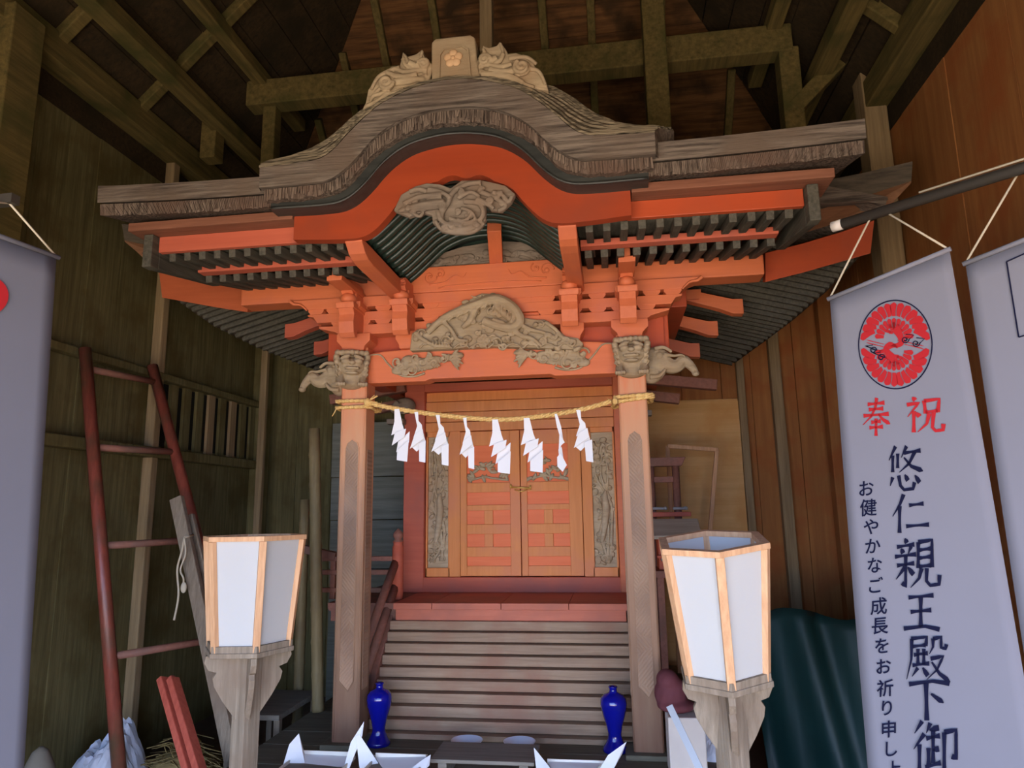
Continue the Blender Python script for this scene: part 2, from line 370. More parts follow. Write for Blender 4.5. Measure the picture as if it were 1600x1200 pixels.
m = MB(); planks(m, 'X', .6, XR, FLOOR, ZP, YB, 0.06, 0.3, seed=5); m.box(.6, XR, YB+.06, YB+.1, FLOOR, ZP); struct(m.build('wall_back', HALLW))
m = MB(); m.prism([(XL-.1, 2.05), (XR+.1, 2.05), (XR+.1, ZP), (0, ZP+2.6), (XL-.1, ZP)], 'Y', YF-.08, YF); struct(m.build('wall_front', HALLL))
# hipped roof boarding seen from below
m = MB()
def slope(p0, p1, q0, q1, k, th=0.03):
    """boards between eave line p0-p1 and upper line q0-q1"""
    rnd = random.Random(k)
    p0, p1, q0, q1 = map(Vector, (p0, p1, q0, q1)); n = 16
    nrm = (p1-p0).cross(q0-p0).normalized()
    for i in range(n):
        t0, t1 = i/n+.001, (i+1)/n-.001; j = nrm*rnd.uniform(-.008, .008)
        a, b, c, d = p0.lerp(q0, t0)+j, p1.lerp(q1, t0)+j, p1.lerp(q1, t1)+j, p0.lerp(q0, t1)+j
        e = Vector((0, 0, th))
        m.add([a, b, c, d, a+e, b+e, c+e, d+e], [(0, 1, 2, 3), (7, 6, 5, 4), (0, 4, 5, 1), (1, 5, 6, 2), (2, 6, 7, 3), (3, 7, 4, 0)])
slope((XL-.1, YF, ZP-.1), (XL-.1, YB+.1, ZP-.1), (0, YF, ZP+2.5), (0, YB-2.5, ZP+2.5), 1)
slope((XR+.1, YF, ZP-.1), (XR+.1, YB+.1, ZP-.1), (0, YF, ZP+2.5), (0, YB-2.5, ZP+2.5), 2)
for P_ in ([(XL-.12, YF-.05, ZP-.06), (XL-.12, YB+.12, ZP-.06), (0, YB-2.5, ZP+2.56), (0, YF-.05, ZP+2.56)], [(XR+.12, YF-.05, ZP-.06), (XR+.12, YB+.12, ZP-.06), (0, YB-2.5, ZP+2.56), (0, YF-.05, ZP+2.56)], [(XL-.12, YB+.12, ZP-.06), (XR+.12, YB+.12, ZP-.06), (0, YB-2.5, ZP+2.56)]):
    m.add([Vector(p)+Vector((0, 0, .02)) for p in P_]+[Vector(p)+Vector((0, 0, .12)) for p in P_], [tuple(range(len(P_))), tuple(range(len(P_), 2*len(P_)))]+[(i, (i+1) % len(P_), len(P_)+(i+1) % len(P_), len(P_)+i) for i in range(len(P_))])
m.box(XL-.2, XL, YF, YB+.1, ZP-.25, ZP); m.box(XR, XR+.2, YF, YB+.1, ZP-.25, ZP); m.box(XL-.1, XR+.1, YB, YB+.2, ZP-.25, ZP)
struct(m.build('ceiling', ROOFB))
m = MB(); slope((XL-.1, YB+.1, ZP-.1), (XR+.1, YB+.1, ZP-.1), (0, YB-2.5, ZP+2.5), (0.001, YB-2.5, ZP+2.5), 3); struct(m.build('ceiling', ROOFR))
_tn = [0]
def trim(a, b, w, h, mat=BEAMW, up=(0, 0, 1), bev=.008):
    _tn[0] += 1
    return struct(MB().bar(a, b, w, h, up).build('trim_%d' % _tn[0], mat, bevel=bev))
def zb(y): return ZP+(YB-y)                    # underside of the back hip
# plates, purlins, tie beam, king posts, braces
trim((XL+.07, YF, ZP+.0), (XL+.07, YB, ZP+.0), .14, .18)
trim((XR-.07, YF, ZP+.0), (XR-.07, YB, ZP+.0), .14, .18)
trim((XL, YB-.07, ZP), (XR, YB-.07, ZP), .14, .18)
trim((-2.12, YF, 4.02), (-2.12, 1.7, 4.02), .12, .12)
trim((-1.84, YF, 4.38), (-1.84, 1.4, 4.38), .10, .10)
trim((2.12, YF, 4.02), (2.12, 1.7, 4.02), .12, .12)
trim((1.84, YF, 4.38), (1.84, 1.4, 4.38), .10, .10)
trim((-1.95, .8, 4.27), (1.95, .8, 4.27), .14, .2)
trim((-1.78, .82, 3.2), (-1.78, .82, 4.2), .1, .1, BEAMW, (0, 1, 0))
trim((-2.2, .74, 3.75), (-2.2, .74, 4.95), .12, .12, BEAMW, (0, 1, 0))
trim((1.92, .8, 3.3), (1.92, .8, 4.2), .13, .13, BEAMW, (0, 1, 0))
trim((1.92, .78, 3.75), (2.42, .78, 4.25), .1, .1, BEAMW, (0, 1, 0))
trim((1.04, .68, 3.5), (1.04, .68, 5.3), .15, .15, BEAMW, (0, 1, 0))
trim((-.12, .72, 4.37), (-.12, .72, 5.85), .09, .09, STUDW, (0, 1, 0))
for i, x in enumerate((-1.75, -1.4, -1.05, -.6, .25, .62, 1.15, 1.7)):
    lim = YB-2.5+abs(x)
    trim((x, YB-.02, zb(YB)-.02), (x, max(lim, -.1), zb(max(lim, -.1))-.02), .06, .07)
# side rafters of the left and right slopes
for y in (-1.9, -1.2, -.5, .2):
    trim((XL+.05, y, ZP+.02), (-.05, y, ZP+2.42), .07, .08); trim((XR-.05, y, ZP+.02), (.05, y, ZP+2.42), .07, .08)
# wall posts and studs
trim((-2.40, -.78, FLOOR), (-2.40, -.78, ZP), .2, .2, BEAMW, (0, 1, 0))
trim((-2.46, .68, FLOOR), (-2.46, .68, ZP), .07, .07, STUDW, (0, 1, 0))
trim((-2.44, 2.12, FLOOR), (-2.44, 2.12, ZP), .12, .12, HALLL, (0, 1, 0))
trim((-2.38, 2.03, .9), (-2.38, 2.03, 2.75), .06, .05, STUDW, (0, 1, 0))
trim((2.42, .82, FLOOR), (2.42, .82, ZP+.2), .14, .16, STUDW, (0, 1, 0))
trim((2.42, -1.9, FLOOR), (2.42, -1.9, ZP+.2), .14, .16, STUDW, (0, 1, 0))
trim((2.02, 2.25, FLOOR), (2.0, 2.25, ZP), .085, .08, STUDW, (0, 1, 0))
trim((1.74, 2.26, FLOOR), (1.72, 2.26, ZP), .06, .06, STUDW, (0, 1, 0))
trim((2.42, 2.2, FLOOR), (2.42, 2.2, ZP), .12, .12, HALLW, (0, 1, 0))
# rails across the left wall and the slatted opening between them
trim((-2.45, -.75, 1.60), (-2.45, 2.1, 1.60), .09, .07, HALLL)
trim((-2.45, -.75, 2.13), (-2.45, 2.1, 2.13), .07, .05, HALLL)
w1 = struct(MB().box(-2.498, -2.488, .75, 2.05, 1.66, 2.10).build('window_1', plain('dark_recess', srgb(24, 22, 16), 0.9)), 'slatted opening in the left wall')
for i in range(8):
    y = .86+i*.16
    MB().box(-2.49, -2.465, y, y+.085, 1.63, 2.11).build('slat', STUDW if i in (3, 5) else HALLL, w1)
# pale panel low on the back wall to the right of the shrine
trim((.9, 2.285, 2.06), (1.7, 2.285, 2.06), .02, .02, HALLB)
struct(MB().box(.85, 1.70, 2.27, 2.298, FLOOR, 2.05).build('wall_panel', HALLB))

# ================================================================== THE SHRINE (one building, everything fixed to it is a part)
S = thing('wooden_shrine', 'small vermilion wooden shrine with curved bark gable roof and carved brackets inside the hall', 'shrine', (0, 0, 0))
# ---------- plinth
PL = MB().box(-1.22, 1.22, -.74, 2.05, FLOOR, -.04).build('plinth', PLINTHM, S, .01)
for y0, y1 in ((-.74, -.5), (-.5, -.26), (-.26, .02), (.02, .24), (.24, .6), (.6, 1.1), (1.1, 1.6), (1.6, 2.05)):
    MB().box(-1.22, 1.22, y0+.002, y1-.002, -.04, 0).build('plinth_board', PLINTHM, PL, .004)
# ---------- pillars
def pillar(sx):
    x0, x1 = sx*.765-.073, sx*.765+.073
    p = MB().prism([(x0+.008, 0), (x1-.008, 0), (x1, .008), (x1, .142), (x1-.008, .15), (x0+.008, .15), (x0, .142), (x0, .008)], 'Z', 0.012, 2.09).build('pillar', PILLAR, S)
    MB().box(x0-.04, x1+.04, -.05, .19, 0, .024).build('pillar_base', PLINTHM, p, .004)
    # narrow raised strips frame the fretted panel on the front and inner faces
    zt, zb_ = 1.575, .27
    fr = MB(); xi0, xi1 = x0+.034, x1-.034
    pts = [(xi0, zb_+.05), (xi0, zt-.05), (xi0+.01, zt-.02), ((xi0+xi1)/2, zt), (xi1-.01, zt-.02), (xi1, zt-.05), (xi1, zb_+.05), ((xi0+xi1)/2+.01, zb_)]
    fr.prism(pts, 'Y', -.0015, .003); fr.build('fret_panel', FRET, p)
    mo = MB()
    loop = pts+[pts[0]]
    for a, b in zip(loop, loop[1:]): mo.bar((a[0], -.002, a[1]), (b[0], -.002, b[1]), .005, .005, (0, 1, 0))
    mo.build('fret_border', PILLAR, p)
    gr = MB()
    for x in (x0+.014, x1-.014): gr.box(x-.002, x+.002, -.003, .004, .03, 1.83)
    gr.build('edge_bead', PILLAR, p)
    sid = x1 if sx < 0 else x0; k = 1 if sx < 0 else -1
    MB().box(min(sid, sid+k*.002), max(sid, sid+k*.002), .035, .115, .27, 1.52).build('fret_panel', FRET, p)
    return p
pillar(-1); pillar(1)
# ---------- lower rainbow beam with its carvings
pts = [(-.69, 2.055), (-.69, 1.886), (-.36, 1.886), (-.33, 1.897), (.33, 1.897), (.36, 1.886), (.69, 1.886), (.69, 2.05), (.6, 2.062), (.5, 2.07), (-.5, 2.07), (-.6, 2.066)]
TB = MB().prism(pts, 'Y', .012, .12).build('tie_beam', VERM, S, .006)
for sgn in (-1, 1):
    m = MB()   # curling whisker groove
    P = catmull([(sgn*.69, .008, 2.045), (sgn*.62, .008, 2.045), (sgn*.57, .008, 1.99), (sgn*.50, .008, 1.925), (sgn*.42, .008, 1.915), (sgn*.36, .008, 1.93)], 6)
    m.tube(P, taper(len(P), .004, .007), 6); m.build('whisker_scroll', CARVE, TB)
    m = MB()   # sea-creature head with curls and spray
    E = lambda x: .565-(.565-x)*1.5
    for (px, pz, r) in ((.50, 1.975, .052), (.465, 1.965, .045), (.53, 1.950, .034), (.49, 2.01, .034), (.43, 1.99, .036), (.385, 2.0, .034), (.34, 2.01, .030), (.41, 1.965, .026), (.30, 2.02, .026), (.455, 2.0, .03)):
        m.blob((sgn*E(px), .002, pz), (r*1.15, .020, r*.72), nu=12, nv=6)
    for (px, pz, r, st) in ((.53, 1.995, .036, 0), (.475, 1.945, .038, 2), (.435, 1.985, .032, 1), (.39, 1.975, .026, 3), (.515, 1.965, .024, 4), (.355, 2.0, .028, 2), (.46, 2.012, .026, 5), (.50, 1.935, .022, 1), (.32, 2.005, .022, 0), (.41, 2.02, .02, 2)):
        curl(m, sgn*E(px), pz, -.014, r, 1.4, st, sgn, .0065)
        for i in range(7):
            a = -1.15+i*.38; cx = sgn*.150; L_ = .075-.012*(i % 2); m.tube(catmull([(cx+sgn*.06, -.006, 2.0), (cx+sgn*(.06-L_*.6*math.cos(a*.8)), -.016, 2.0+.55*L_*math.sin(a)), (cx+sgn*(.06-L_*math.cos(a*.8)), -.010, 2.0+.85*L_*math.sin(a)-.008)], 4), taper(9, .008, .0035, .003), 6)
    for cx0, cz0 in ((.30, 1.965), (.37, 1.95)):
        for i in range(6):
            a = 3.6+i*.36; m.tube([(sgn*cx0, -.002, cz0+.03), (sgn*cx0+.05*math.cos(a), -.010, cz0+.03+.045*math.sin(a))], [.011, .005], 5)
    m.build('beam_carving', CARVE, TB, remesh=.0034)
# dark boards behind the bracket row
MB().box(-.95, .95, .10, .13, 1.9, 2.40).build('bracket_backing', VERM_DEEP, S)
# ---------- frog-leg strut carving on the tie beam
sil = [(640, 548), (643, 521), (652, 514), (664, 514), (676, 503), (690, 496), (700, 486), (716, 479), (728, 471), (742, 463), (752, 458), (780, 459), (792, 466), (806, 478), (818, 496), (838, 499), (852, 499), (860, 512), (874, 517), (884, 525), (903, 528), (912, 537), (905, 546), (770, 541)]
sil_px = sil
sil = [aY(x, y, -.04) for x, y in sil]
FR = MB().prism([(p.x, p.z) for p in sil], 'Y', -.04, .02).build('frog_leg_carving', CARVE, S, .006)
m = MB()
def pxt(m, pts, r0, r1, y=-.055, k=5, bulge=0, n=8):
    P = catmull([aY(x, yy, y) for x, yy in pts], k); m.tube(P, taper(len(P), r0, r1, bulge), n)
pxt(m, [(668, 520), (690, 500), (716, 487), (745, 476), (775, 468), (800, 480), (812, 500), (800, 512), (775, 508), (755, 500)], .016, .022, -0.065, 5, .012)
pxt(m, [(775, 478), (800, 500), (830, 515), (852, 520)], .022, .008, -0.060)
pxt(m, [(745, 476), (735, 500), (722, 512)], .026, .012, -0.065)
pxt(m, [(690, 500), (705, 515), (715, 530), (732, 532)], .014, .008, -0.065)
pxt(m, [(800, 512), (815, 525), (830, 528), (845, 540)], .016, .008, -0.065)
pxt(m, [(852, 503), (868, 515), (880, 528), (900, 534)], .012, .010, -0.055)
pxt(m, [(648, 520), (660, 530), (680, 540), (704, 541)], .014, .010, -0.060)
for (px, py, r) in ((680, 530, .020), (730, 530, .03), (765, 515, .03), (790, 530, .03), (755, 538, .03), (820, 536, .025), (850, 535, .02), (875, 536, .018), (745, 488, .022), (770, 462, .022), (700, 522, .018), (735, 500, .022)):
    p = aY(px, py, -0.045); m.blob(p, (r, .018, r*.75), nu=10, nv=6)
for (px, py, r, st, sg) in ((658, 521, .026, 0, 1), (740, 502, .024, 1, 1), (845, 507, .022, 2, -1), (865, 527, .02, 1, -1), (775, 533, .024, 0, 1), (800, 520, .02, 3, 1), (885, 532, .018, 2, -1), (700, 535, .022, 2, 1), (822, 520, .018, 0, 1)):
    p = aY(px, py, -0.060); curl(m, p.x, p.z, p.y, r, 1.3, st, sg, .006)
for i in range(22):   # mane along the back
    t = i/21; px = 742+70*t; py = 466+8*math.sin(t*3.1)*-1+30*t*t; a = aY(px, py, -0.065); m.tube([a, a+Vector((random.uniform(-0.045, .02), -.004, .016-.03*t))], [.005, .001], 4)
for i in range(7):
    a = aY(765+6*i, 534+2*math.sin(i), -0.070); m.tube([a+Vector((0, 0, .012)), a+Vector((.004, -.004, -.012))], [.006, .004], 5)
    a = aY(676+5*i, 533+i, -0.070); m.tube([a+Vector((0, 0, .01)), a+Vector((.004, -.004, -.010))], [.005, .004], 5)
rnd = random.Random(31)
def inside(px, py, poly):
    c = False; n = len(poly)
    for a in range(n):
        (x0, y0), (x1, y1) = poly[a], poly[(a+1) % n]
        if (y0 > py) != (y1 > py) and px < (x1-x0)*(py-y0)/(y1-y0)+x0: c = not c
    return c
k = 0
while k < 46:
    px, py = rnd.uniform(642, 908), rnd.uniform(464, 546)
    if inside(px, py, sil_px):
        p = aY(px, py, -.05); k += 1
        if k % 2: curl(m, p.x, p.z, p.y-.006, rnd.uniform(.016, .028), 1.4, rnd.uniform(0, 6.2), rnd.choice((-1, 1)), .0065)
        else: m.blob(p, (rnd.uniform(.014, .03), .016, rnd.uniform(.010, .018)), (0, rnd.uniform(-.8, .8), 0), 10, 6)
for (x0_, y0_), (x1_, y1_) in (((746, 474), (722, 486)), ((752, 472), (735, 486)), ((760, 470), (750, 484)), ((770, 470), (764, 486)), ((782, 474), (778, 490)), ((792, 480), (788, 498)), ((800, 490), (792, 506)), ((735, 480), (716, 492)), ((722, 486), (704, 497)), ((706, 492), (692, 503)), ((760, 500), (785, 510)), ((764, 504), (786, 516)), ((770, 498), (792, 506))):
    for q_ in (0, 1):
        P = catmull([aY(x0_+3*q_, y0_+2*q_, -.078), aY((x0_+x1_)/2+4, (y0_+y1_)/2+2*q_, -.082), aY(x1_+5*q_, y1_+2*q_, -.070)], 4); m.tube(P, taper(len(P), .006, .002), 5)
for i in range(9):
    pxt(m, [(655+27*i, 544-2*(i % 2)), (664+27*i, 537), (674+27*i, 539), (680+27*i, 545)], .006, .004, -.058)
m.build('mythical_beast_relief', CARVE, FR, remesh=.0036)
# ---------- bracket complex
B0 = MB()
def ogee_end(x, z0, z1, sx, d=.07):
    """curved end of a bracket arm: returns outline points from top to bottom on the side sx"""
    return [(sx*(x), z1), (sx*(x-.004), z1-(z1-z0)*.22), (sx*(x-.035), z1-(z1-z0)*.34), (sx*(x-d*.75), z1-(z1-z0)*.62), (sx*(x-d), z0)]
def arm(name, x, z0, z1, y0, y1, d=.07, parent=S, mat=VERM):
    R = ogee_end(x, z0, z1, 1, d); Lf = ogee_end(x, z0, z1, -1, d)
    return MB().prism(R+Lf[::-1], 'Y', y0, y1).build(name, mat, parent, .003)
arm('bracket_arm', 1.16, 2.325, 2.385, -.015, .085, .11)
arm('bracket_arm', 1.05, 2.245, 2.297, -.012, .085, .06)
arm('bracket_arm', .98, 2.165, 2.222, -.012, .085, .13)
for sgn in (-1, 1):      # carved scroll at each upper arm end
    m = MB(); P = catmull([(sgn*1.155, -.02, 2.38), (sgn*1.13, -.02, 2.362), (sgn*1.09, -.02, 2.355), (sgn*1.05, -.02, 2.32)], 5); m.tube(P, taper(len(P), .012, .005), 6)
    m.build('arm_scroll', VERM, S)
for zc0, zc1, xs in ((2.294, 2.328, (.2, .325, .475, .60, .74, .89, 1.0)), (2.219, 2.248, (.325, .47, .60, .72, .86))):
    for sgn in (-1, 1):
        for x in xs:
            MB().prism([(sgn*x-.030, zc0), (sgn*x+.030, zc0), (sgn*x+.046, zc0+.02), (sgn*x+.046, zc1), (sgn*x-.046, zc1), (sgn*x-.046, zc0+.02)], 'Y', -.01, .085).build('bearing_block', VERM, S)
# upper arms and blocks behind the frog-leg carving
MB().box(-.33, .33, -.008, .085, 2.294, 2.386).build('bracket_filler', VERM, S)
MB().box(-.28, .28, .02, .085, 2.165, 2.297).build('bracket_filler', VERM, S)
# large bearing blocks on the pillars and beside them
for sgn in (-1, 1):
    for xc, w, y0 in ((.765, .085, -.03), (.46, .055, -.02)):
        MB().prism([(sgn*xc-w*.72, 2.07), (sgn*xc+w*.72, 2.07), (sgn*xc+w*.8, 2.095), (sgn*xc+w*1.15, 2.125), (sgn*xc+w*1.15, 2.168), (sgn*xc-w*1.15, 2.168), (sgn*xc-w*1.15, 2.125), (sgn*xc-w*.8, 2.095)], 'Y', y0, .13).build('large_bearing_block', VERM, S, .003)
# projecting nosings in two columns per side
for sgn in (-1, 1):
    for xc in (.457, .757):
        prof = [(.0, 2.275), (-.165, 2.29), (-.175, 2.275), (-.155, 2.245), (-.165, 2.20), (-.155, 2.14), (-.13, 2.118), (-.1, 2.125), (-.1, 2.16), (-.06, 2.17), (.0, 2.17)]
        w = .043
        MB().prism(prof, 'X', sgn*xc-w, sgn*xc+w).build('bracket_nosing', VERM_Y, S, .003)
        MB().prism([(0, 2.274), (-.18, 2.274), (-.19, 2.296), (-.19, 2.305), (0, 2.305)], 'X', sgn*xc-w-.008, sgn*xc+w+.008).build('bearing_block', VERM_Y, S, .002)
        # round flower block and fluted beam end above
        m = MB(); m.blob((sgn*xc, -.13, 2.335), (.045, .05, .036), nu=14, nv=10); m.box(sgn*xc-.04, sgn*xc+.04, -.12, 0, 2.305, 2.37); m.build('carved_flower_block', VERM_Y, S)
        m = MB(); m.prism([(0, 2.36), (-.15, 2.36), (-.175, 2.378), (-.16, 2.395), (-.178, 2.41), (-.16, 2.43), (0, 2.43)], 'X', sgn*xc-.032, sgn*xc+.032)
        for dz in (0, .022):
            m.tube([(sgn*xc-.03, -.172, 2.40+dz), (sgn*xc, -.178, 2.385+dz), (sgn*xc+.03, -.172, 2.40+dz)], .003, 5)
        m.build('fluted_beam_end', VERM_Y, S)
        m = MB(); m.prism([(sgn*xc-.05, 2.285), (sgn*xc+.05, 2.285), (sgn*xc+.062, 2.30), (sgn*xc+.062, 2.325), (sgn*xc-.062, 2.325), (sgn*xc-.062, 2.30)], 'Y', -.12, -.02); m.build('bearing_block', VERM, S)
    # hanging purlin end beyond the pillar
    m = MB(); m.box(sgn*.757-.042, sgn*.757+.042, -.34, .05, 2.375, 2.405); m.box(sgn*.757-.018, sgn*.757+.018, -.33, .05, 2.405, 2.45); m.build('beam_end', VERM_Y, S, .003)
# ---------- long depth-wise beams carrying the gable
for sgn in (-1, 1):
    prof = [(.06, 2.42), (-.765, 2.42), (-.765, 2.40), (-.745, 2.385), (-.715, 2.36), (-.67, 2.345), (-.6, 2.338), (.06, 2.338)]
    prof = [(y, z) for y, z in prof]
    MB().prism(prof, 'X', sgn*.49-.041, sgn*.49+.041).build('depth_beam', VERM_Y, S, .004)
# ---------- upper rainbow beam
KB = MB().prism([(-.47, 2.387), (.47, 2.387), (.47, 2.52), (.40, 2.535), (-.40, 2.535), (-.47, 2.50)], 'Y', -.015, .1).build('upper_rainbow_beam', VERM, S, .005)
m = MB()
for sgn in (-1, 1):
    curl(m, sgn*.33, 2.475, -.016, .042, 1.2, 0, sgn, .004); curl(m, sgn*.27, 2.49, -.016, .03, 1.2, 2, sgn, .004)
    P = catmull([(sgn*.33, -.017, 2.43), (sgn*.24, -.017, 2.44), (sgn*.19, -.017, 2.475), (sgn*.14, -.017, 2.465), (sgn*.12, -.017, 2.49)], 5); m.tube(P, taper(len(P), .005, .002), 5)
P = catmull([(-.28, -.017, 2.405), (-.2, -.017, 2.418), (.1, -.017, 2.422), (.3, -.017, 2.412)], 5); m.tube(P, .0035, 5)
m.build('incised_scroll', VERM, KB)
# grey carved wave panel in the gable and the strut before it
GP = MB().prism([(-.43, 2.525), (-.40, 2.56), (-.31, 2.62), (-.15, 2.66), (.05, 2.68), (.22, 2.66), (.33, 2.61), (.43, 2.535)], 'Y', .03, .06).build('gable_wave_panel', CARVEG, S)
m = MB(); rnd = random.Random(5)
for i in range(34):
    x = rnd.uniform(-.38, .38); z = 2.54+rnd.random()*(.11-.22*abs(x)); m.blob((x, .026, z), (rnd.uniform(.02, .05), .012, rnd.uniform(.008, .02)), (0, rnd.uniform(-.6, .6), 0), nu=8, nv=6)
for i in range(12):
    x = rnd.uniform(-.34, .34); curl(m, x, 2.555+rnd.random()*(.08-.18*abs(x)), .02, rnd.uniform(.016, .026), 1.2, rnd.uniform(0, 6), rnd.choice((-1, 1)), .005)
m.build('wave_relief', CARVEG, GP, remesh=.004)
MB().prism([(-.46, 2.40), (.46, 2.40), (.52, 2.52), (.38, 2.66), (.25, 2.78), (0, 2.83), (-.25, 2.78), (-.38, 2.66), (-.52, 2.52)], 'Y', .07, .09).build('gable_backing', GREENB, S)
m = MB(); m.bar((.045, .02, 2.56), (.075, -.22, 2.66), .075, .07); m.build('gable_strut', VERM_Y, S, .004)
# ---------- purlin
for sgn in (-1, 1):
    MB().box(*sorted((sgn*.47, sgn*1.485)), .02, .16, 2.387, 2.50).build('front_purlin', VERM, S, .008)
# ---------- the curved gable roof
XS = [i/40 for i in range(-40, 41)]
HW = .87
def prof(cp, hw=HW, n=72):
    xs = [hw*(-1+2*i/n) for i in range(n+1)]
    return list(zip(xs, smooth_curve(cp, [abs(x) for x in xs])))
FT = [(0, 3.055), (.13, 3.04), (.22, 3.012), (.31, 2.972), (.395, 2.905), (.47, 2.832), (.53, 2.768), (.59, 2.732), (.70, 2.722), (.87, 2.714)]
OU = [(0, 3.215), (.22, 3.19), (.35, 3.155), (.45, 3.113), (.54, 3.055), (.60, 2.995), (.68, 2.935), (.77, 2.888), (.89, 2.864), (1.0, 2.842)]
L1 = [(0, 2.922), (.12, 2.914), (.25, 2.874), (.345, 2.81), (.43, 2.715), (.50, 2.655), (.56, 2.628), (.66, 2.622), (.86, 2.62)]
L2 = [(0, 2.866), (.14, 2.852), (.28, 2.798), (.37, 2.732), (.46, 2.630), (.53, 2.585), (.66, 2.568), (.855, 2.570)]
L3 = [(0, 2.823), (.09, 2.816), (.21, 2.785), (.31, 2.718), (.40, 2.618), (.47, 2.560), (.55, 2.535), (.84, 2.535)]
RB = [(0, 2.656), (.13, 2.642), (.245, 2.592), (.31, 2.512), (.38, 2.438), (.44, 2.409), (.55, 2.406), (.765, 2.420)]
def sheet(m, A, B, smooth=True): m.grid([A, B], smooth)
def lift(cp, y, hw=HW): return [Vector((x, y, z)) for x, z in prof(cp, hw)]
def layer(name, top, bot, yf, yb, hw, mat, parent, rough=0, seed=0):
    """a curved board following the gable between two profiles"""
    m = MB(); a = lift(top, yf, hw); b = lift(bot, yf, hw); c = lift(bot, yb, hw); d = lift(top, yb, hw)
    if rough:
        rnd = random.Random(seed)
        for q in b: q.z += rnd.uniform(-rough, rough); q.y += rnd.uniform(-rough, rough)
    m.grid([d, a, b, c, d], False)
    for e in (0, -1): m.add([d[e], a[e], b[e], c[e]], [(0, 1, 2, 3)])
    return m.build(name, mat, parent)
KR = thing_part = None
m = MB()
hw = .875
fr_t, fr_b = lift(FT, -.935, hw), lift(L1, -.93, hw)
mid = [Vector((x*1.04, -.86, z+.07*1)) for x, z in prof([(a, (b+smooth_curve(OU, [a])[0]-.0)/2-.01) for a, b in FT], hw)]
mid = [Vector((p.x*1.03, -.83, smooth_curve(FT, [abs(p.x)])[0]*.48+smooth_curve(OU, [min(abs(p.x), 1)])[0]*.52)) for p in fr_t]
out = [Vector((p.x*1.12, -.70, smooth_curve(OU, [min(abs(p.x*1.12), 1)])[0])) for p in fr_t]
bk = [Vector((p.x*1.15, .2, smooth_curve(OU, [min(abs(p.x*1.1), 1)])[0]+.20)) for p in fr_t]
bk2 = [Vector((p.x*1.15, .2, 2.72)) for p in fr_t]
m.grid([fr_b, fr_t], True); m.grid([fr_b, [Vector((p.x, -.6, p.z)) for p in fr_b]], True); m.grid([out, bk], True)
for e in (0, -1): m.add([fr_b[e], fr_t[e], mid[e], out[e], Vector((out[e].x, -.6, 2.62))], [(0, 1, 2, 3, 4)])
KR = m.build('curved_gable_roof', BARK, S, 0)
# shingle courses laid in steps up the sloping top
m = MB(); nc = 9
rows = []
for c in range(nc+1):
    t = c/nc; rows.append([fr_t[i].lerp(mid[i], min(1, t*2)) if t <= .5 else mid[i].lerp(out[i], t*2-1) for i in range(len(fr_t))])
rnd = random.Random(3)
for c in range(nc):
    a = [p+Vector((0, -.006, .010+rnd.uniform(-.003, .003))) for p in rows[c]]; b = [p+Vector((0, 0, .002)) for p in rows[c+1]]
    m.grid([[p-Vector((0, 0, .012)) for p in a], a, b], False)
m.build('shingle_courses', BARKT, KR)
layer('frayed_bark_layer', L1, L2, -.905, -.6, .86, BARKF, KR, .006, 4)
m = MB(); rnd = random.Random(8)     # ragged ends of the bark strips
for x, z in prof(L2, .855, 150):
    t = smooth_curve(L1, [abs(x)])[0]; xx = x+rnd.uniform(-.003, .003); k = rnd.uniform(.3, .95)
    m.bar((xx, -.909-rnd.uniform(0, .006), t-.004), (xx+rnd.uniform(-.006, .006), -.908-rnd.uniform(0, .004), t-(t-z)*k-.012), .008, .004, (0, 1, 0))
m.build('bark_fringe', BARKF, KR)
layer('black_edge_board', L2, L3, -.872, -.6, .845, BLACKB, KR)
m = MB(); m.grid([[p+Vector((0, -.006, 0)) for p in lift(L3, -.872, .84)], [p+Vector((0, -.006, .012)) for p in lift(L3, -.872, .84)]]); m.build('black_edge_bead', BLACKB, KR, solid=.01)
# vermilion gable board, its lower edge cusped
a = lift(L3, -.79, .77); b = lift(RB, -.79, .77)
for q in b:
    d = abs(abs(q.x+.04)-.075); q.z += .018*max(0, 1-((abs(q.x-.045)-.07)/.055)**2) if abs(abs(q.x-.045)-.07) < .055 else 0
c = [p+Vector((0, .05, 0)) for p in b]; d = [p+Vector((0, .05, 0)) for p in a]
m = MB(); m.grid([d, a, b, c, d], False)
for e in (0, -1): m.add([d[e], a[e], b[e], c[e]], [(0, 1, 2, 3)])
m.build('gable_board', GABLER, S)
# curved ceiling of the gable with its ribs
CE = [(0, 2.72), (.13, 2.705), (.245, 2.655), (.33, 2.58), (.42, 2.50), (.49, 2.455)]
m = MB(); a = lift(CE, -.75, .48); b = lift(CE, .07, .48); m.grid([a, b]); m.build('gable_ceiling', GREENB, S, solid=.02)
for i in range(11):
    y = -.70+i*.068
    P = [Vector((x, y, z-.018)) for x, z in prof(CE, .465, 36)]
    m = MB(); m.tube(P, .019, 6, 1.0); m.build('gable_rib', GREENB, S)
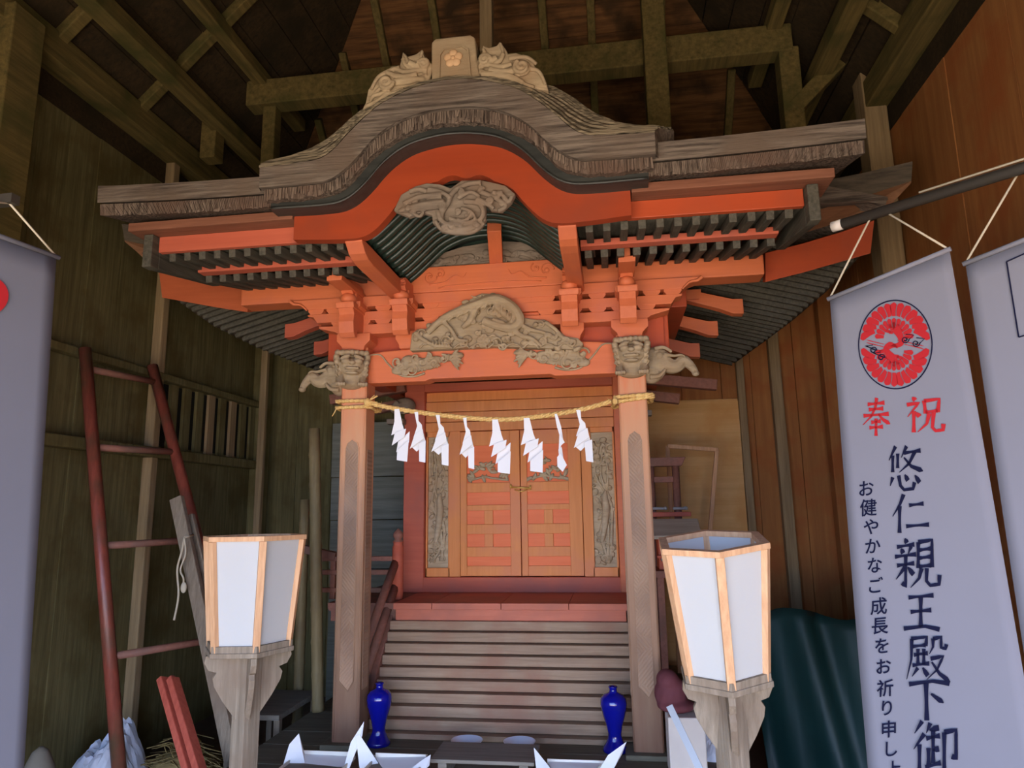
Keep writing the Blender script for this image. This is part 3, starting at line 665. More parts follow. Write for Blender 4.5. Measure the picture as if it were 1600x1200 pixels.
# gable pendant: grey cloud carving
GG = MB()
sil = [(616, 331), (628, 306), (650, 293), (668, 288), (690, 290), (705, 296), (722, 284), (750, 283), (775, 288), (790, 292), (806, 305), (800, 318), (785, 332), (768, 330), (760, 322), (760, 345), (752, 358), (735, 366), (712, 367), (690, 363), (677, 350), (676, 338), (660, 334), (640, 341)]
sil = [aY(x, y, -.80) for x, y in sil]
GP2 = GG.prism([(p.x, p.z) for p in sil], 'Y', -.815, -.785).build('gable_pendant', CARVEG, S, .006)
m = MB()
def gt(pts, r0, r1, y=-.825, bulge=0): pxt(m, pts, r0, r1, y, 5, bulge)
gt([(622, 330), (645, 325), (675, 320), (695, 318)], .006, .022, bulge=.010)
gt([(640, 300), (655, 296), (668, 300)], .012, .012); gt([(700, 318), (708, 300), (730, 288), (752, 285)], .012, .012, -.83)
gt([(755, 292), (752, 302), (742, 300)], .009, .008); gt([(752, 300), (775, 310), (790, 322), (778, 330)], .012, .010, -.83)
gt([(700, 318), (690, 335), (695, 350), (715, 358), (740, 352), (755, 335), (748, 318), (725, 315)], .012, .012, -.83)
gt([(680, 345), (690, 358), (712, 364), (740, 362), (756, 348)], .010, .010); gt([(770, 300), (785, 305), (795, 315), (800, 306)], .011, .009, -.83)
gt([(720, 325), (735, 330), (742, 342), (728, 348), (715, 342)], .008, .008, -.84); gt([(640, 330), (655, 338), (662, 331)], .008, .008)
for (px, py, r, st) in ((650, 312, .020, 0), (672, 300, .018, 2), (698, 358, .016, 1), (735, 335, .022, 3), (752, 296, .014, 0), (785, 318, .014, 2), (730, 355, .012, 2), (715, 330, .016, 4)):
    p = aY(px, py, -.828); curl(m, p.x, p.z, p.y, r, 1.3, st, 1, .007)
for pts, r0, r1 in (([(630, 318), (655, 308), (690, 304)], .010, .014), ([(668, 296), (690, 300), (704, 310)], .012, .010), ([(684, 330), (690, 345), (704, 352)], .012, .010), ([(702, 340), (716, 346), (730, 342), (738, 332)], .010, .008), ([(745, 310), (760, 318), (772, 326)], .012, .009), ([(715, 310), (735, 300), (750, 308)], .011, .009), ([(690, 356), (705, 348), (722, 352)], .010, .008)):
    gt(pts, r0, r1, -.838)
for (px, py, r, st) in ((690, 322, .018, 1), (720, 300, .016, 2), (766, 314, .016, 3), (706, 352, .014, 5), (744, 350, .014, 0), (637, 326, .013, 2), (780, 302, .013, 1)):
    p = aY(px, py, -.84); curl(m, p.x, p.z, p.y, r, 1.4, st, -1, .007)
m.build('cloud_scroll', CARVEG, GP2, remesh=.0036)
# ridge ornament with crest, on top of the curved roof
yo = -.90
sil = [(674, 140), (674, 66), (680, 60), (735, 54), (742, 58), (745, 95), (752, 132), (712, 126)]
sil = [aY(x, y, yo) for x, y in sil]
RO = MB().prism([(p.x, p.z) for p in sil], 'Y', yo, yo+.16).build('ridge_ornament', CARVE, S, .008)
m = MB(); fr = [(686, 130), (687, 86), (694, 77), (722, 72), (731, 78), (735, 120)]
fr = [aY(x, y, yo-.004) for x, y in fr]
for a, b in zip(fr, fr[1:]): m.bar(a, b, .008, .010, (0, 1, 0))
m.build('crest_frame', CARVE, RO)
m = MB(); cpt = aY(708, 91, yo-.004)
for k in range(5):
    a = math.pi/2+k*2*math.pi/5; m.blob((cpt.x+.024*math.cos(a), cpt.y, cpt.z+.024*math.sin(a)), (.021, .008, .021), nu=12, nv=6)
m.blob((cpt.x, cpt.y-.006, cpt.z), (.010, .006, .010)); m.build('flower_crest', grainy('pale_crest_wood', srgb(196, 158, 118), srgb(214, 178, 138), None, 'X', 8, 3), RO)
for sgn, sil in ((-1, [(566, 170), (571, 160), (575, 140), (588, 122), (600, 112), (612, 103), (624, 102), (627, 92), (629, 80), (637, 88), (650, 84), (660, 76), (663, 88), (668, 96), (672, 108), (673, 122), (664, 131), (640, 139), (610, 147), (585, 162)]),
                 (1, [(745, 108), (752, 92), (754, 70), (764, 74), (776, 71), (781, 64), (790, 76), (794, 84), (806, 82), (818, 86), (831, 90), (836, 104), (846, 114), (852, 124), (857, 141), (840, 139), (815, 128), (790, 124), (755, 125)])):
    pp = [aY(x, y, yo+.02) for x, y in sil]
    wg = MB().prism([(p.x, p.z) for p in pp], 'Y', yo+.02, yo+.07).build('ornament_wing', CARVE, RO, .006)
    m = MB(); Y0 = yo+.005
    if sgn < 0:
        gl = [([(578, 158), (592, 140), (612, 132), (640, 128), (668, 118)], .008, .012), ([(580, 140), (590, 122), (604, 113), (625, 106)], .008, .012), ([(632, 86), (640, 100), (652, 108), (668, 104)], .008, .012), ([(660, 80), (655, 98), (645, 106)], .007, .010), ([(600, 150), (630, 140), (655, 133), (670, 122), (674, 100)], .006, .008)]
        cr = [(603, 128, .032, 0), (662, 100, .024, 3)]
    else:
        gl = [([(852, 132), (842, 112), (826, 108), (800, 112), (775, 118), (750, 112)], .008, .014), ([(838, 100), (824, 90), (808, 90), (795, 92)], .008, .012), ([(755, 76), (762, 92), (770, 104), (785, 108)], .008, .012), ([(782, 68), (786, 84), (780, 98)], .007, .010), ([(744, 90), (750, 112), (765, 122), (800, 126), (835, 136)], .006, .008)]
        cr = [(815, 104, .032, 2), (757, 93, .024, 0)]
    for pts, r0, r1 in gl: pxt(m, pts, r0, r1, Y0+.008)
    for px, py, r, st in cr:
        p = aY(px, py, Y0-.010); curl(m, p.x, p.z, p.y, r*1.15, 1.6, st, sgn, .010); m.blob(p+Vector((0, .012, 0)), (r*1.25, .014, r*1.25), (0, 0, 0), 14, 8)
    M_ = (lambda x: x) if sgn < 0 else (lambda x: 1416-x)
    for pts, r0, r1 in (([(572, 166), (590, 158), (606, 146)], .010, .013), ([(584, 150), (598, 146), (616, 146), (632, 140)], .009, .012), ([(604, 112), (616, 118), (634, 120), (652, 116)], .012, .014), ([(616, 108), (634, 112), (656, 110), (668, 112)], .010, .012), ([(630, 92), (634, 102), (644, 108)], .012, .010), ([(640, 98), (652, 104), (664, 104)], .016, .012), ([(598, 138), (616, 128), (640, 124), (664, 124)], .012, .012)):
        pxt(m, [(M_(x), y-(8 if sgn > 0 else 0)) for x, y in pts], r0, r1, Y0+.004)
    m.build('leaf_scroll', CARVE, wg, remesh=.0034)
# ---------- main front eaves, left and right
def eave(sgn):
    xi, xo = .80, 1.715
    q = lambda y, z0, z1, dz=.0: None
    n = 24; xs = [sgn*(xi+(xo-xi)*i/n) for i in range(n+1)]
    up = lambda x: .012*((abs(x)-.8)/.9)**2*2-.006
    def eslab(name, zt, zb_, yf, yb, mat, dzb=0, x1=xo, rough=0, parent=S, xi_=None):
        xs_ = [sgn*((xi_ or xi)+(x1-(xi_ or xi))*i/n) for i in range(n+1)]; rnd = random.Random(len(name))
        m = MB(); A = [Vector((x, yf, zt+up(x))) for x in xs_]; Bq = [Vector((x, yf+.006, zb_+up(x)+rnd.uniform(-rough, rough))) for x in xs_]
        C = [Vector((x, yb, zb_+up(x)+dzb)) for x in xs_]; D = [Vector((x, yb, zt+up(x)+dzb)) for x in xs_]
        m.grid([D, A, Bq, C, D], False)
        for e in (0, -1): m.add([D[e], A[e], Bq[e], C[e]], [(0, 1, 2, 3)])
        return m.build(name, mat, parent)
    e = eslab('eave_bark', 2.700, 2.618, -.89, .55, BARK, .50)
    # split bark lines in the face
    eslab('frayed_eave_layer', 2.616, 2.560, -.87, -.3, BARKF, .14, xo-.004, .004, e)
    m = MB(); rnd = random.Random(11)
    for i in range(105):
        x = sgn*(xi+.01+(xo-.03-xi)*i/104); lean = sgn*.02*(i/104)*2
        m.bar((x, -.874, 2.614+up(x)), (x-lean, -.868, 2.560+up(x)+rnd.uniform(-.006, .012)), .006, .005, (0, 1, 0))
    m.build('bark_fringe', BARKF, e)
    m = MB(); m.box(*sorted((sgn*.775, sgn*1.61)), -.80, -.60, 2.520, 2.562); m.build('eave_board', grainy('brown_eave_board', srgb(112, 70, 52), srgb(142, 94, 72), None, 'X', 4, 10), S, .004)
    m = MB(); m.box(*sorted((sgn*.755, sgn*1.502)), -.715, -.685, 2.438, 2.518); m.build('eave_fascia', VERM_DEEP if sgn > 0 else RED_PINK, S, .003)
    # flying rafters, two rows, square ends
    for i in range(12):
        x = sgn*(.585+i*.078)
        MB().bar((x, -.69, 2.418), (x, -.15, 2.498), .034, .040).build('flying_rafter', RAFT, S, .003)
        x = sgn*(.57+i*.078)
        if abs(x) > .62 or True:
            MB().bar((x, -.40, 2.405), (x, .25, 2.545), .036, .040).build('rafter', RAFT, S, .003)
    MB().box(*sorted((sgn*.535, sgn*1.45)), -.47, -.41, 2.418, 2.452).build('rafter_edge_board', RED_PINK, S, .003)
    MB().grid([[(sgn*.53, -.70, 2.452), (sgn*1.55, -.70, 2.452)], [(sgn*.53, .3, 2.60), (sgn*1.55, .3, 2.60)]]).build('eave_soffit', RAFT, S, solid=.012)
    # grey cranked verge piece at the eave end
    MB().box(*sorted((sgn*1.505, sgn*1.552)), -.76, -.70, 2.352, 2.515).build('verge_piece', RAFT, S, .004)
    MB().prism([(-.70, 2.354), (-.17, 2.446), (-.17, 2.495), (-.70, 2.495)], 'X', *sorted((sgn*1.505, sgn*1.548))).build('verge_piece', RAFT, S, .004)
    # main roof behind: vermilion fascia and dark bark edge sweeping up to the corner
    MX = lambda p: Vector((sgn*p.x, p.y, p.z))
    A = [MX(aY(x, y, d)) for x, y, d in ((1196, 441, .16), (1255, 426, .15), (1315, 409, .13), (1360, 396, .10))]
    Bq = [MX(aY(x, y, d)) for x, y, d in ((1196, 395, .16), (1255, 380, .15), (1315, 362, .13), (1366, 344, .10))]
    T = [MX(aY(x, y, d)) for x, y, d in ((1210, 345, .10), (1280, 328, .06), (1350, 308, .02), (1424, 284, -.02))]
    T2 = [MX(aY(x, y, d)) for x, y, d in ((1210, 300, .06), (1280, 284, .03), (1350, 270, -.01), (1426, 252, -.05))]
    U = [MX(aY(x, y, d)) for x, y, d in ((1196, 372, .20), (1255, 355, .18), (1315, 336, .15), (1384, 318, .06))]
    m = MB(); bk_ = Vector((0, .06, .02)); m.grid([[p+bk_ for p in A], A, Bq, [p+bk_ for p in Bq], [p+bk_ for p in A]], False)
    for e_ in (0, -1): m.add([A[e_], Bq[e_], Bq[e_]+bk_, A[e_]+bk_], [(0, 1, 2, 3)])
    m.build('corner_fascia', VERM_DEEP if sgn > 0 else grainy('dull_vermilion_paint', srgb(176, 88, 52), srgb(190, 98, 60), None, 'X', 3, 8), S, .004)
    DB = grainy('dark_bark', srgb(64, 58, 50), srgb(98, 88, 74), None, 'X', 4, 10, 0.9, 0.5)
    m = MB(); bk_ = Vector((0, .3, .12)); m.grid([[p+bk_ for p in T], T, T2, [p+bk_ for p in T2], [p+bk_ for p in T]], False)
    for e_ in (0, -1): m.add([T[e_], T2[e_], T2[e_]+bk_, T[e_]+bk_], [(0, 1, 2, 3)])
    m.build('corner_bark_edge', DB, S)
    m = MB(); bk_ = Vector((0, .25, .10)); m.grid([[p+bk_ for p in U], [p+Vector((0, 0, -.03)) for p in U], T, [p+bk_ for p in T]], False)
    m.build('corner_board', grainy('brown_corner_board', srgb(112, 78, 54), srgb(138, 98, 70), None, 'X', 4, 10), S, solid=.01)
    # side rafters sloping down outwards
    ed = [Vector((sgn*2.0, .22, 2.50)), Vector((sgn*1.90, .45, 2.40)), Vector((sgn*1.80, .85, 2.34)), Vector((sgn*1.74, 1.3, 2.33)), Vector((sgn*1.62, 1.95, 2.30))]
    N_ = 26
    for i in range(N_):
        t = i/(N_-1); k = min(3, int(t*4)); p = ed[k].lerp(ed[k+1], t*4-k)
        MB().bar(p, (sgn*1.0, p.y+.05, p.z+.30*(abs(p.x)-1.0)), .022, .03).build('side_rafter', RAFT, S)
    MB().grid([[p+Vector((0, 0, .022)) for p in ed], [Vector((sgn*.98, p.y+.05, p.z+.022+.30*(abs(p.x)-.98))) for p in ed]]).build('side_soffit', GREENB, S, solid=.012)
    MB().tube([p+Vector((sgn*.01, 0, .03)) for p in ed], .028, 6).build('side_eave_edge', plain('dark_eave_edge', srgb(58, 46, 34), .8), S)
    # tail rafters of the side brackets with flared ends
    for (ex, ey, ez) in ((1.465, .58, 2.375), (1.335, .75, 2.290), (1.24, .93, 2.195)):
        d = .30
        P = [(sgn*ex, ez-.055), (sgn*ex, ez+.04), (sgn*(ex-.06), ez+.042), (sgn*(ex-.14), ez+.035+.3*.10), (sgn*(ex-.55), ez+.035+d*.5), (sgn*(ex-.55), ez-.03+d*.5), (sgn*(ex-.14), ez-.045+.3*.10), (sgn*(ex-.06), ez-.05)]
        MB().prism(P, 'Y', ey-.035, ey+.035).build('tail_rafter', VERM if sgn > 0 else RED_PINK, S, .004)
        for dx in (.30,): MB().prism([(sgn*(ex-dx)-.04, ez+.05), (sgn*(ex-dx)+.04, ez+.05), (sgn*(ex-dx)+.055, ez+.08), (sgn*(ex-dx)+.055, ez+.11), (sgn*(ex-dx)-.055, ez+.11), (sgn*(ex-dx)-.055, ez+.08)], 'Y', ey-.05, ey+.05).build('bearing_block', VERM, S)
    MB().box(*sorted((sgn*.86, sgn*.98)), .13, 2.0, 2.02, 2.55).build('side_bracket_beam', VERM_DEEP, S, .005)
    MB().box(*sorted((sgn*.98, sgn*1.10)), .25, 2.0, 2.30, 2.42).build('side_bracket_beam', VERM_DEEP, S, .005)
    # lower arms under the eave (dark red, seen behind the beast nosing)
    MB().bar((sgn*.8, 1.1, 2.06), (sgn*1.36, 1.1, 1.985), .07, .07).build('lower_tail_rafter', RAILW, S, .004)
    MB().bar((sgn*.8, 1.3, 1.98), (sgn*1.13, 1.3, 1.93), .07, .07).build('lower_tail_rafter', RAILW, S, .004)
eave(-1); eave(1)
# main roof over the sanctuary
m = MB()
ridge = 3.35
for sgn in (-1, 1):
    m.grid([[(sgn*2.12, 0.0, 2.74), (sgn*1.78, 2.05, 2.5)], [(0, .0, ridge), (0, 2.05, ridge)]], False)
m.add([(-2.12, 0, 2.74), (2.12, 0, 2.74), (0, .0, ridge)], [(0, 1, 2)])
m.build('main_roof', BARK, S, solid=.05)
# ---------- lion heads on the pillar tops and the side nosings
def lion(sx):
    """guardian lion head and paws facing outwards from the pillar top"""
    c = Vector((sx*.768, -.03, 1.965)); m = MB()
    def bl(x, y, z, rx, ry, rz, rot=(0, 0, 0)): m.blob((c.x+x, c.y+y, c.z+z), (rx, ry, rz), rot, 14, 10)
    def tb(pts, r0, r1): 
        P = catmull([c+Vector(p) for p in pts], 4); m.tube(P, taper(len(P), r0, r1), 8)
    bl(0, .03, .03, .085, .06, .075); bl(0, -.03, .005, .07, .05, .05); bl(0, .02, -.06, .09, .06, .055)       # skull, muzzle, chest
    for k in (-1, 1):
        bl(k*.033, -.068, .028, .026, .024, .018); bl(k*.036, -.066, .052, .032, .018, .012, (0, k*.4, 0))     # cheeks of the muzzle, brow
        bl(k*.034, -.070, .040, .012, .012, .010); bl(k*.078, .0, .045, .022, .04, .03, (0, k*.5, 0))           # eye, ear
        for i in range(4): bl(k*(.084-.004*i), -.025, .06-.03*i, .018, .022, .018)                            # curls of the mane
        for i in range(3): tb([(k*.07, -.03, .02-.025*i), (k*.085, -.045, .01-.025*i), (k*.075, -.055, -.005-.025*i)], .009, .005)
        tb([(k*.05, .0, -.04), (k*.062, -.03, -.07), (k*.058, -.06, -.098)], .026, .022)                         # foreleg
        for i in range(4): bl(k*.058+(i-1.5)*.014, -.078, -.100, .0085, .018, .013)                            # toes
    for i in range(7): bl((i-3)*.026, -.035+.006*abs(i-3), .085, .018, .022, .018)                             # fringe of curls
    bl(0, -.086, .018, .018, .014, .012); bl(0, -.075, -.012, .046, .02, .010); bl(0, -.07, -.036, .038, .018, .010)   # nose, lips
    for i in range(5): bl((i-2)*.016, -.088, -.012, .006, .006, .008)
    Rz = Matrix.Rotation(.38 if sx < 0 else -.05, 3, 'Z'); m.v = [c+Rz @ (v-c) for v in m.v]
    o = m.build('lion_head_nosing', CARVE, S, remesh=.0036)
    return o
lion(1)
def lion_side(sx):
    """the same beast on the left, turned outwards, its curled tail flourish to the side"""
    pass
lion(-1)
def elephant(sx):
    """sideways nosing with a raised trunk-like scroll"""
    m = MB(); c = Vector((sx*.84, .07, 1.96))
    def tb(pts, r0, r1, bulge=0, fl=1.0):
        P = catmull([c+Vector((sx*p[0], p[1], p[2])) for p in pts], 5); m.tube(P, taper(len(P), r0, r1, bulge), 9, fl)
    m.blob(c+Vector((sx*.06, 0, -.005)), (.085, .055, .075), (0, sx*.3, 0), 14, 10)
    m.blob(c+Vector((sx*.03, 0, -.07)), (.06, .05, .06), (0, 0, 0), 14, 10)
    tb([(.08, 0, .0), (.13, 0, -.035), (.17, 0, -.035), (.20, 0, -.01), (.225, 0, -.025), (.25, 0, -.055), (.262, 0, -.08)], .048, .016)
    m.blob(c+Vector((sx*.262, 0, -.082)), (.02, .026, .016), (0, 0, 0), 10, 8)
    for k in (-1, 1):
        tb([(.10, k*.045, .02), (.15, k*.05, .008), (.19, k*.045, .012), (.21, k*.04, .0)], .010, .005)
        tb([(.05, k*.05, .05), (.10, k*.052, .055), (.14, k*.045, .03)], .012, .008); m.blob(c+Vector((sx*.075, k*.05, .015)), (.018, .01, .018))
        tb([(.02, k*.045, -.10), (.07, k*.045, -.095), (.105, k*.04, -.06)], .014, .008)
    m.build('trunk_scroll_nosing', CARVE, S, remesh=.0036)
elephant(1); elephant(-1)
# small second nosing seen below, on the sanctuary corner
for sgn in (-1, 1):
    m = MB(); m.blob((sgn*.80, 1.08, 1.92), (.08, .06, .06)); m.blob((sgn*.86, 1.05, 1.90), (.04, .04, .04)); curl(m, sgn*.84, 1.93, 1.02, .03, 1.2, 0, sgn, .008)
    m.build('corner_nosing', CARVEG, S, remesh=.006)
    MB().box(*sorted((sgn*.80, sgn*.92)), 1.04, 1.12, 1.79, 1.825).build('corner_bracket', CARVEG, S, .003)
# ---------- sanctuary front
YD = 1.17
for sgn in (-1, 1):
    MB().box(*sorted((sgn*.665, sgn*.815)), YD-.05, YD+.1, .635, 2.08).build('sanctuary_post', VERM if sgn > 0 else RED_PINK, S, .008)
    MB().box(*sorted((sgn*.80, sgn*.82)), YD+.05, 2.0, .635, 2.08).build('sanctuary_side_wall', DOORW, S)
MB().box(-.82, .82, 1.98, 2.0, .635, 2.08).build('sanctuary_rear_wall', DOORW, S)
MB().box(-.82, .82, YD+.02, 2.0, 2.06, 2.08).build('sanctuary_ceiling', DOORW, S)
for z0, z1, y0 in ((1.735, 1.80, -.022), (1.805, 1.872, -.016), (1.877, 1.95, -.01), (1.955, 2.06, .0)):
    MB().box(-.665, .665, YD+y0, YD+.03, z0, z1).build('head_board', DOORW, S, .003)
MB().box(-.665, .665, YD-.06, YD+.03, 2.02, 2.08).build('nuki_beam', RED_PINK, S, .004)
MB().box(-.70, .70, YD-.045, YD+.05, .635, .735).build('threshold', RED_PINK, S, .005)
for sgn in (-1, 1):      # carved side panels
    m = MB(); x0, x1 = sorted((sgn*.49, sgn*.662))
    fm = MB()
    xc = sgn*.575
    for a0, a1, z0, z1 in ((x0-.056 if sgn > 0 else x0, x0+.012, .735, 1.735), (x1-.012, x1 if sgn > 0 else x1+.073, .735, 1.735), (x0, x1, .735, .795), (x0, x1, 1.70, 1.735)): fm.box(a0, a1, YD-.012, YD+.02, z0, z1)
    fm.build('panel_frame', DOORW, S, .003)
    PN = MB().box(x0, x1, YD+.012, YD+.03, .78, 1.72).build('carved_panel', CARVEP, S)
    rnd = random.Random(20+sgn)
    for i in range(46):
        z = .82+.86*rnd.random(); x = xc+rnd.uniform(-.062, .062); m.blob((x, YD+.008, z), (rnd.uniform(.012, .03), .012, rnd.uniform(.01, .03)), (0, rnd.uniform(-1, 1), 0), nu=8, nv=6)
    for b in range(3):
        P = catmull([(xc+rnd.uniform(-.05, .05), YD+.004, .84+.19*i) for i in range(5)], 5); m.tube(P, taper(len(P), .012, .007), 6)
    for i in range(30):
        z = 1.02+.64*rnd.random(); x = xc+rnd.uniform(-.06, .06); a = rnd.uniform(0, 6.28); m.tube([(x, YD+.004, z), (x+.03*math.cos(a), YD-.004, z+.03*math.sin(a))], [.012, .002], 5)
    for i in range(7): curl(m, xc+rnd.uniform(-.05, .05), .83+.17*rnd.random(), YD+.0, rnd.uniform(.016, .03), 1.2, rnd.uniform(0, 6), rnd.choice((-1, 1)), .006)
    P = catmull([(xc+.02, YD-.002, 1.30), (xc+.01, YD-.008, 1.26), (xc+.015, YD-.008, 1.18), (xc, YD-.002, 1.06), (xc-.02, YD, .96)], 5); m.tube(P, taper(len(P), .008, .012, .016), 8)
    m.build('bird_and_waves_relief', CARVEP, PN)
def door(sgn):
    x0, x1 = (-.415, .006) if sgn < 0 else (.012, .430)
    ix0, ix1 = x0+.046, x1-.070 if sgn < 0 else x1-.088
    if sgn > 0: ix0 = x0+.043
    d = MB().box(x0, x1, YD+.006, YD+.024, .74, 1.73).build('door', DOORP, S)
    rows = [(.807, .868), (.933, 1.02), (1.085, 1.18), (1.217, 1.304), (1.37, 1.63)]
    f = MB(); f.box(x0, ix0, YD-.012, YD+.008, .74, 1.73); f.box(ix1, x1, YD-.012, YD+.008, .74, 1.73)
    zz = [.74]+[v for r in rows for v in r]+[1.73]
    for a, b in zip(zz[0::2], zz[1::2]): f.box(ix0, ix1, YD-.010, YD+.008, a, b)
    xm = (ix0+ix1)/2
    for r in rows[1:3]: f.box(xm-.030, xm+.030, YD-.008, YD+.008, *r)
    f.build('door_frame', DOORW, d, .003)
    m = MB(); rnd = random.Random(9+sgn); w = (ix1-ix0)/2
    for i in range(16):
        u = rnd.uniform(-1, 1); h = .16*(1-abs(u)*.75); x = xm+u*w*.92; z = 1.385+rnd.random()*h; a = rnd.uniform(.2, 2.9)
        m.blob((x, YD-.004, z), (.03, .010, .013), (0, rnd.uniform(-1.2, 1.2), 0), nu=8, nv=6)
        m.tube([(x, YD-.004, z), (x+.04*math.cos(a), YD-.008, z+.035*math.sin(a))], [.010, .002], 5)
    m.tube(catmull([(ix0+.01, YD-.002, 1.385), (xm-.03, YD-.006, 1.41), (xm+.03, YD-.006, 1.40), (ix1-.01, YD-.002, 1.385)], 5), .008, 6)
    m.build('foliage_carving', CARVEP, d)
    return d
dl = door(-1); dr = door(1)
m = MB(); m.tube([(-.055, YD-.03, 1.335), (.085, YD-.03, 1.325)], .007, 8); m.tube([(-.055, YD-.03, 1.325), (-.055, YD-.03, 1.355)], .007, 8); m.tube([(.08, YD-.03, 1.315), (.08, YD-.03, 1.345)], .007, 8)
m.tube([(-.03, YD-.02, 1.318), (.015, YD-.03, 1.304), (.06, YD-.02, 1.318)], .005, 8)
m.build('door_latch', BRASS, S)
# ---------- veranda, stairs, railings
DK = MB().box(-1.12, .86, .60, 2.0, .585, .632).build('veranda', RAILW, S)
for a, b in ((-.70, -.46), (-.46, -.04), (-.04, .36), (.36, .70)):
    MB().box(a+.0015, b-.0015, .565, 1.13, .60, .637).build('veranda_board', DECKR, DK, .002)
for sgn in (-1, 1): MB().box(*sorted((sgn*.70, sgn*(.86 if sgn > 0 else 1.12))), .58, 2.0, .60, .635).build('veranda_board', RAILW, DK, .002)
MB().box(-.69, .69, .585, .62, .535, .60).build('veranda_edge_beam', DECKR, S, .004)
for sgn in (-1, 1): MB().box(*sorted((sgn*.70, sgn*(.86 if sgn > 0 else 1.12))), .63, .68, .52, .60).build('veranda_edge_beam', RAILW, S, .004)
NS = 10
for i in range(NS):
    z1 = .536-.0565*i; y = .60-.0445*i
    MB().box(-.715, .715, y-.0445, y+.03, max(z1-.052, .0), z1).build('stair_tread', STEPW, S, .004)
    MB().box(-.70, .70, y-.018, y+.02, max(z1-.062, 0), z1-.04).build('stair_riser', STEPW, S)
for sgn in (-1, 1):
    # stair strings, rails, newel with jewel finial
    MB().prism([(.62, .56), (.62, .40), (.25, 0), (.10, 0), (.10, .05)], 'X', *sorted((sgn*.715, sgn*.755))).build('stair_string', RAILW, S, .004)
    MB().tube([(sgn*.745, .80, .905), (sgn*.745, .20, .44)], .026, 8).build('stair_rail', RAILW, S)
    MB().tube([(sgn*.745, .78, .74), (sgn*.745, .24, .31)], .026, 8).build('stair_rail', RAILW, S)
    nw = MB().lathe([(.036, .637), (.036, .96), (.03, .965), (.03, .985), (.036, .99)], (sgn*.735, .76, 0), 18).build('newel_post', RED_PINK if sgn < 0 else VERM, S)
    MB().lathe([(.030, .985), (.034, .995), (.020, 1.005), (.034, 1.025), (.030, 1.045), (.012, 1.065), (.001, 1.075)], (sgn*.735, .76, 0), 18).build('jewel_finial', RAILW, nw)
    for z in (.885, .80, .69):
        MB().box(*sorted((sgn*.77, sgn*(.87 if sgn > 0 else 1.30))), .75, .79, z-.014, z+.016).build('veranda_rail', RAILW, S, .004)
    for x in ((.82,) if sgn > 0 else (.95, 1.15)):
        MB().box(*sorted((sgn*x, sgn*(x+.035))), .755, .785, .635, .875).build('rail_post', RAILW, S, .003)
    if sgn < 0: MB().bar((sgn*1.15, .77, .90), (sgn*1.42, .80, .955), .05, .05).build('veranda_rail', RAILW, S, .004)
    for y in (.7, 1.9): MB().box(*sorted((sgn*.77, sgn*.85)), y, y+.07, 0, .59).build('veranda_post', RAILW, S, .004)
MB().box(-.70, .70, .66, 2.0, 0, .55).build('stair_backing', PLINTHM, S)

# ================================================================== LOOSE THINGS
# ---------- straw rope round both pillars
def rope_tube(m, P, r=.011, tw=60):
    P = [Vector(p) for p in P]; acc = [0]
    for a, b in zip(P, P[1:]): acc.append(acc[-1]+(b-a).length)
    for ph in (0, 2.1, 4.2):
        Q = []
        for p, s, i in zip(P, acc, range(len(P))):
            t = (P[min(i+1, len(P)-1)]-P[max(i-1, 0)]).normalized(); a = t.cross(Vector((0, 0, 1)))
            if a.length < .01: a = Vector((1, 0, 0))
            a.normalize(); b = a.cross(t)
            an = ph+s*tw; Q.append(p+(a*math.cos(an)+b*math.sin(an))*r*.55)
        m.tube(Q, r*.62, 6)
RP = [aY(x, y, -.045) for x, y in ((576, 630), (610, 637), (660, 645), (710, 651), (760, 655), (800, 655), (840, 651), (880, 645), (920, 637), (955, 627))]
m = MB(); rope_tube(m, catmull(RP, 12), .012)
def loop(sx, z, dz, r=.012):
    x0, x1 = sx*.765-.09, sx*.765+.09
    return [(x0, -.016, z), (x1, -.018, z+dz), (x1+.006, .07, z+dz), (x1, .165, z+dz), (x0, .165, z), (x0-.006, .07, z), (x0, -.018, z)]
zl = RP[0].z; zr = RP[-1].z
rope_tube(m, catmull(loop(-1, zl-.015, .0), 8), .010); rope_tube(m, catmull(loop(-1, zl+.022, -.004), 8), .010)
rope_tube(m, catmull(loop(1, zr+.0, .02), 8), .010); rope_tube(m, catmull(loop(1, zr+.025, .008), 8), .010)
m.blob((-.668, -.045, zl+.005), (.02, .02, .024)); m.blob((.672, -.045, zr), (.016, .016, .018))
for i in range(8): a = random.uniform(0, 6.28); m.tube([(-.665, -.045, zl+.01), (-.62+.02*math.cos(a), -.055, zl+.02+.022*math.sin(a))], .002, 4)
for i in range(4): m.tube([(-.85, -.02, zl-.01), (-.862-.004*i, -.03, zl-.045-.006*i)], .003, 4)
for p in catmull(RP, 10)[::2]:
    for k in range(2): m.tube([p, p+Vector((random.uniform(-.03, .03), random.uniform(-.02, .01), random.uniform(-.022, .022)))], .0012, 3)
tag(m.build('straw_rope', STRAW), 'twisted straw rope tied around both front pillars and sagging between them', 'rope')
def rope_z(x): 
    Q = catmull(RP, 12); return min(Q, key=lambda p: abs(p.x-x))
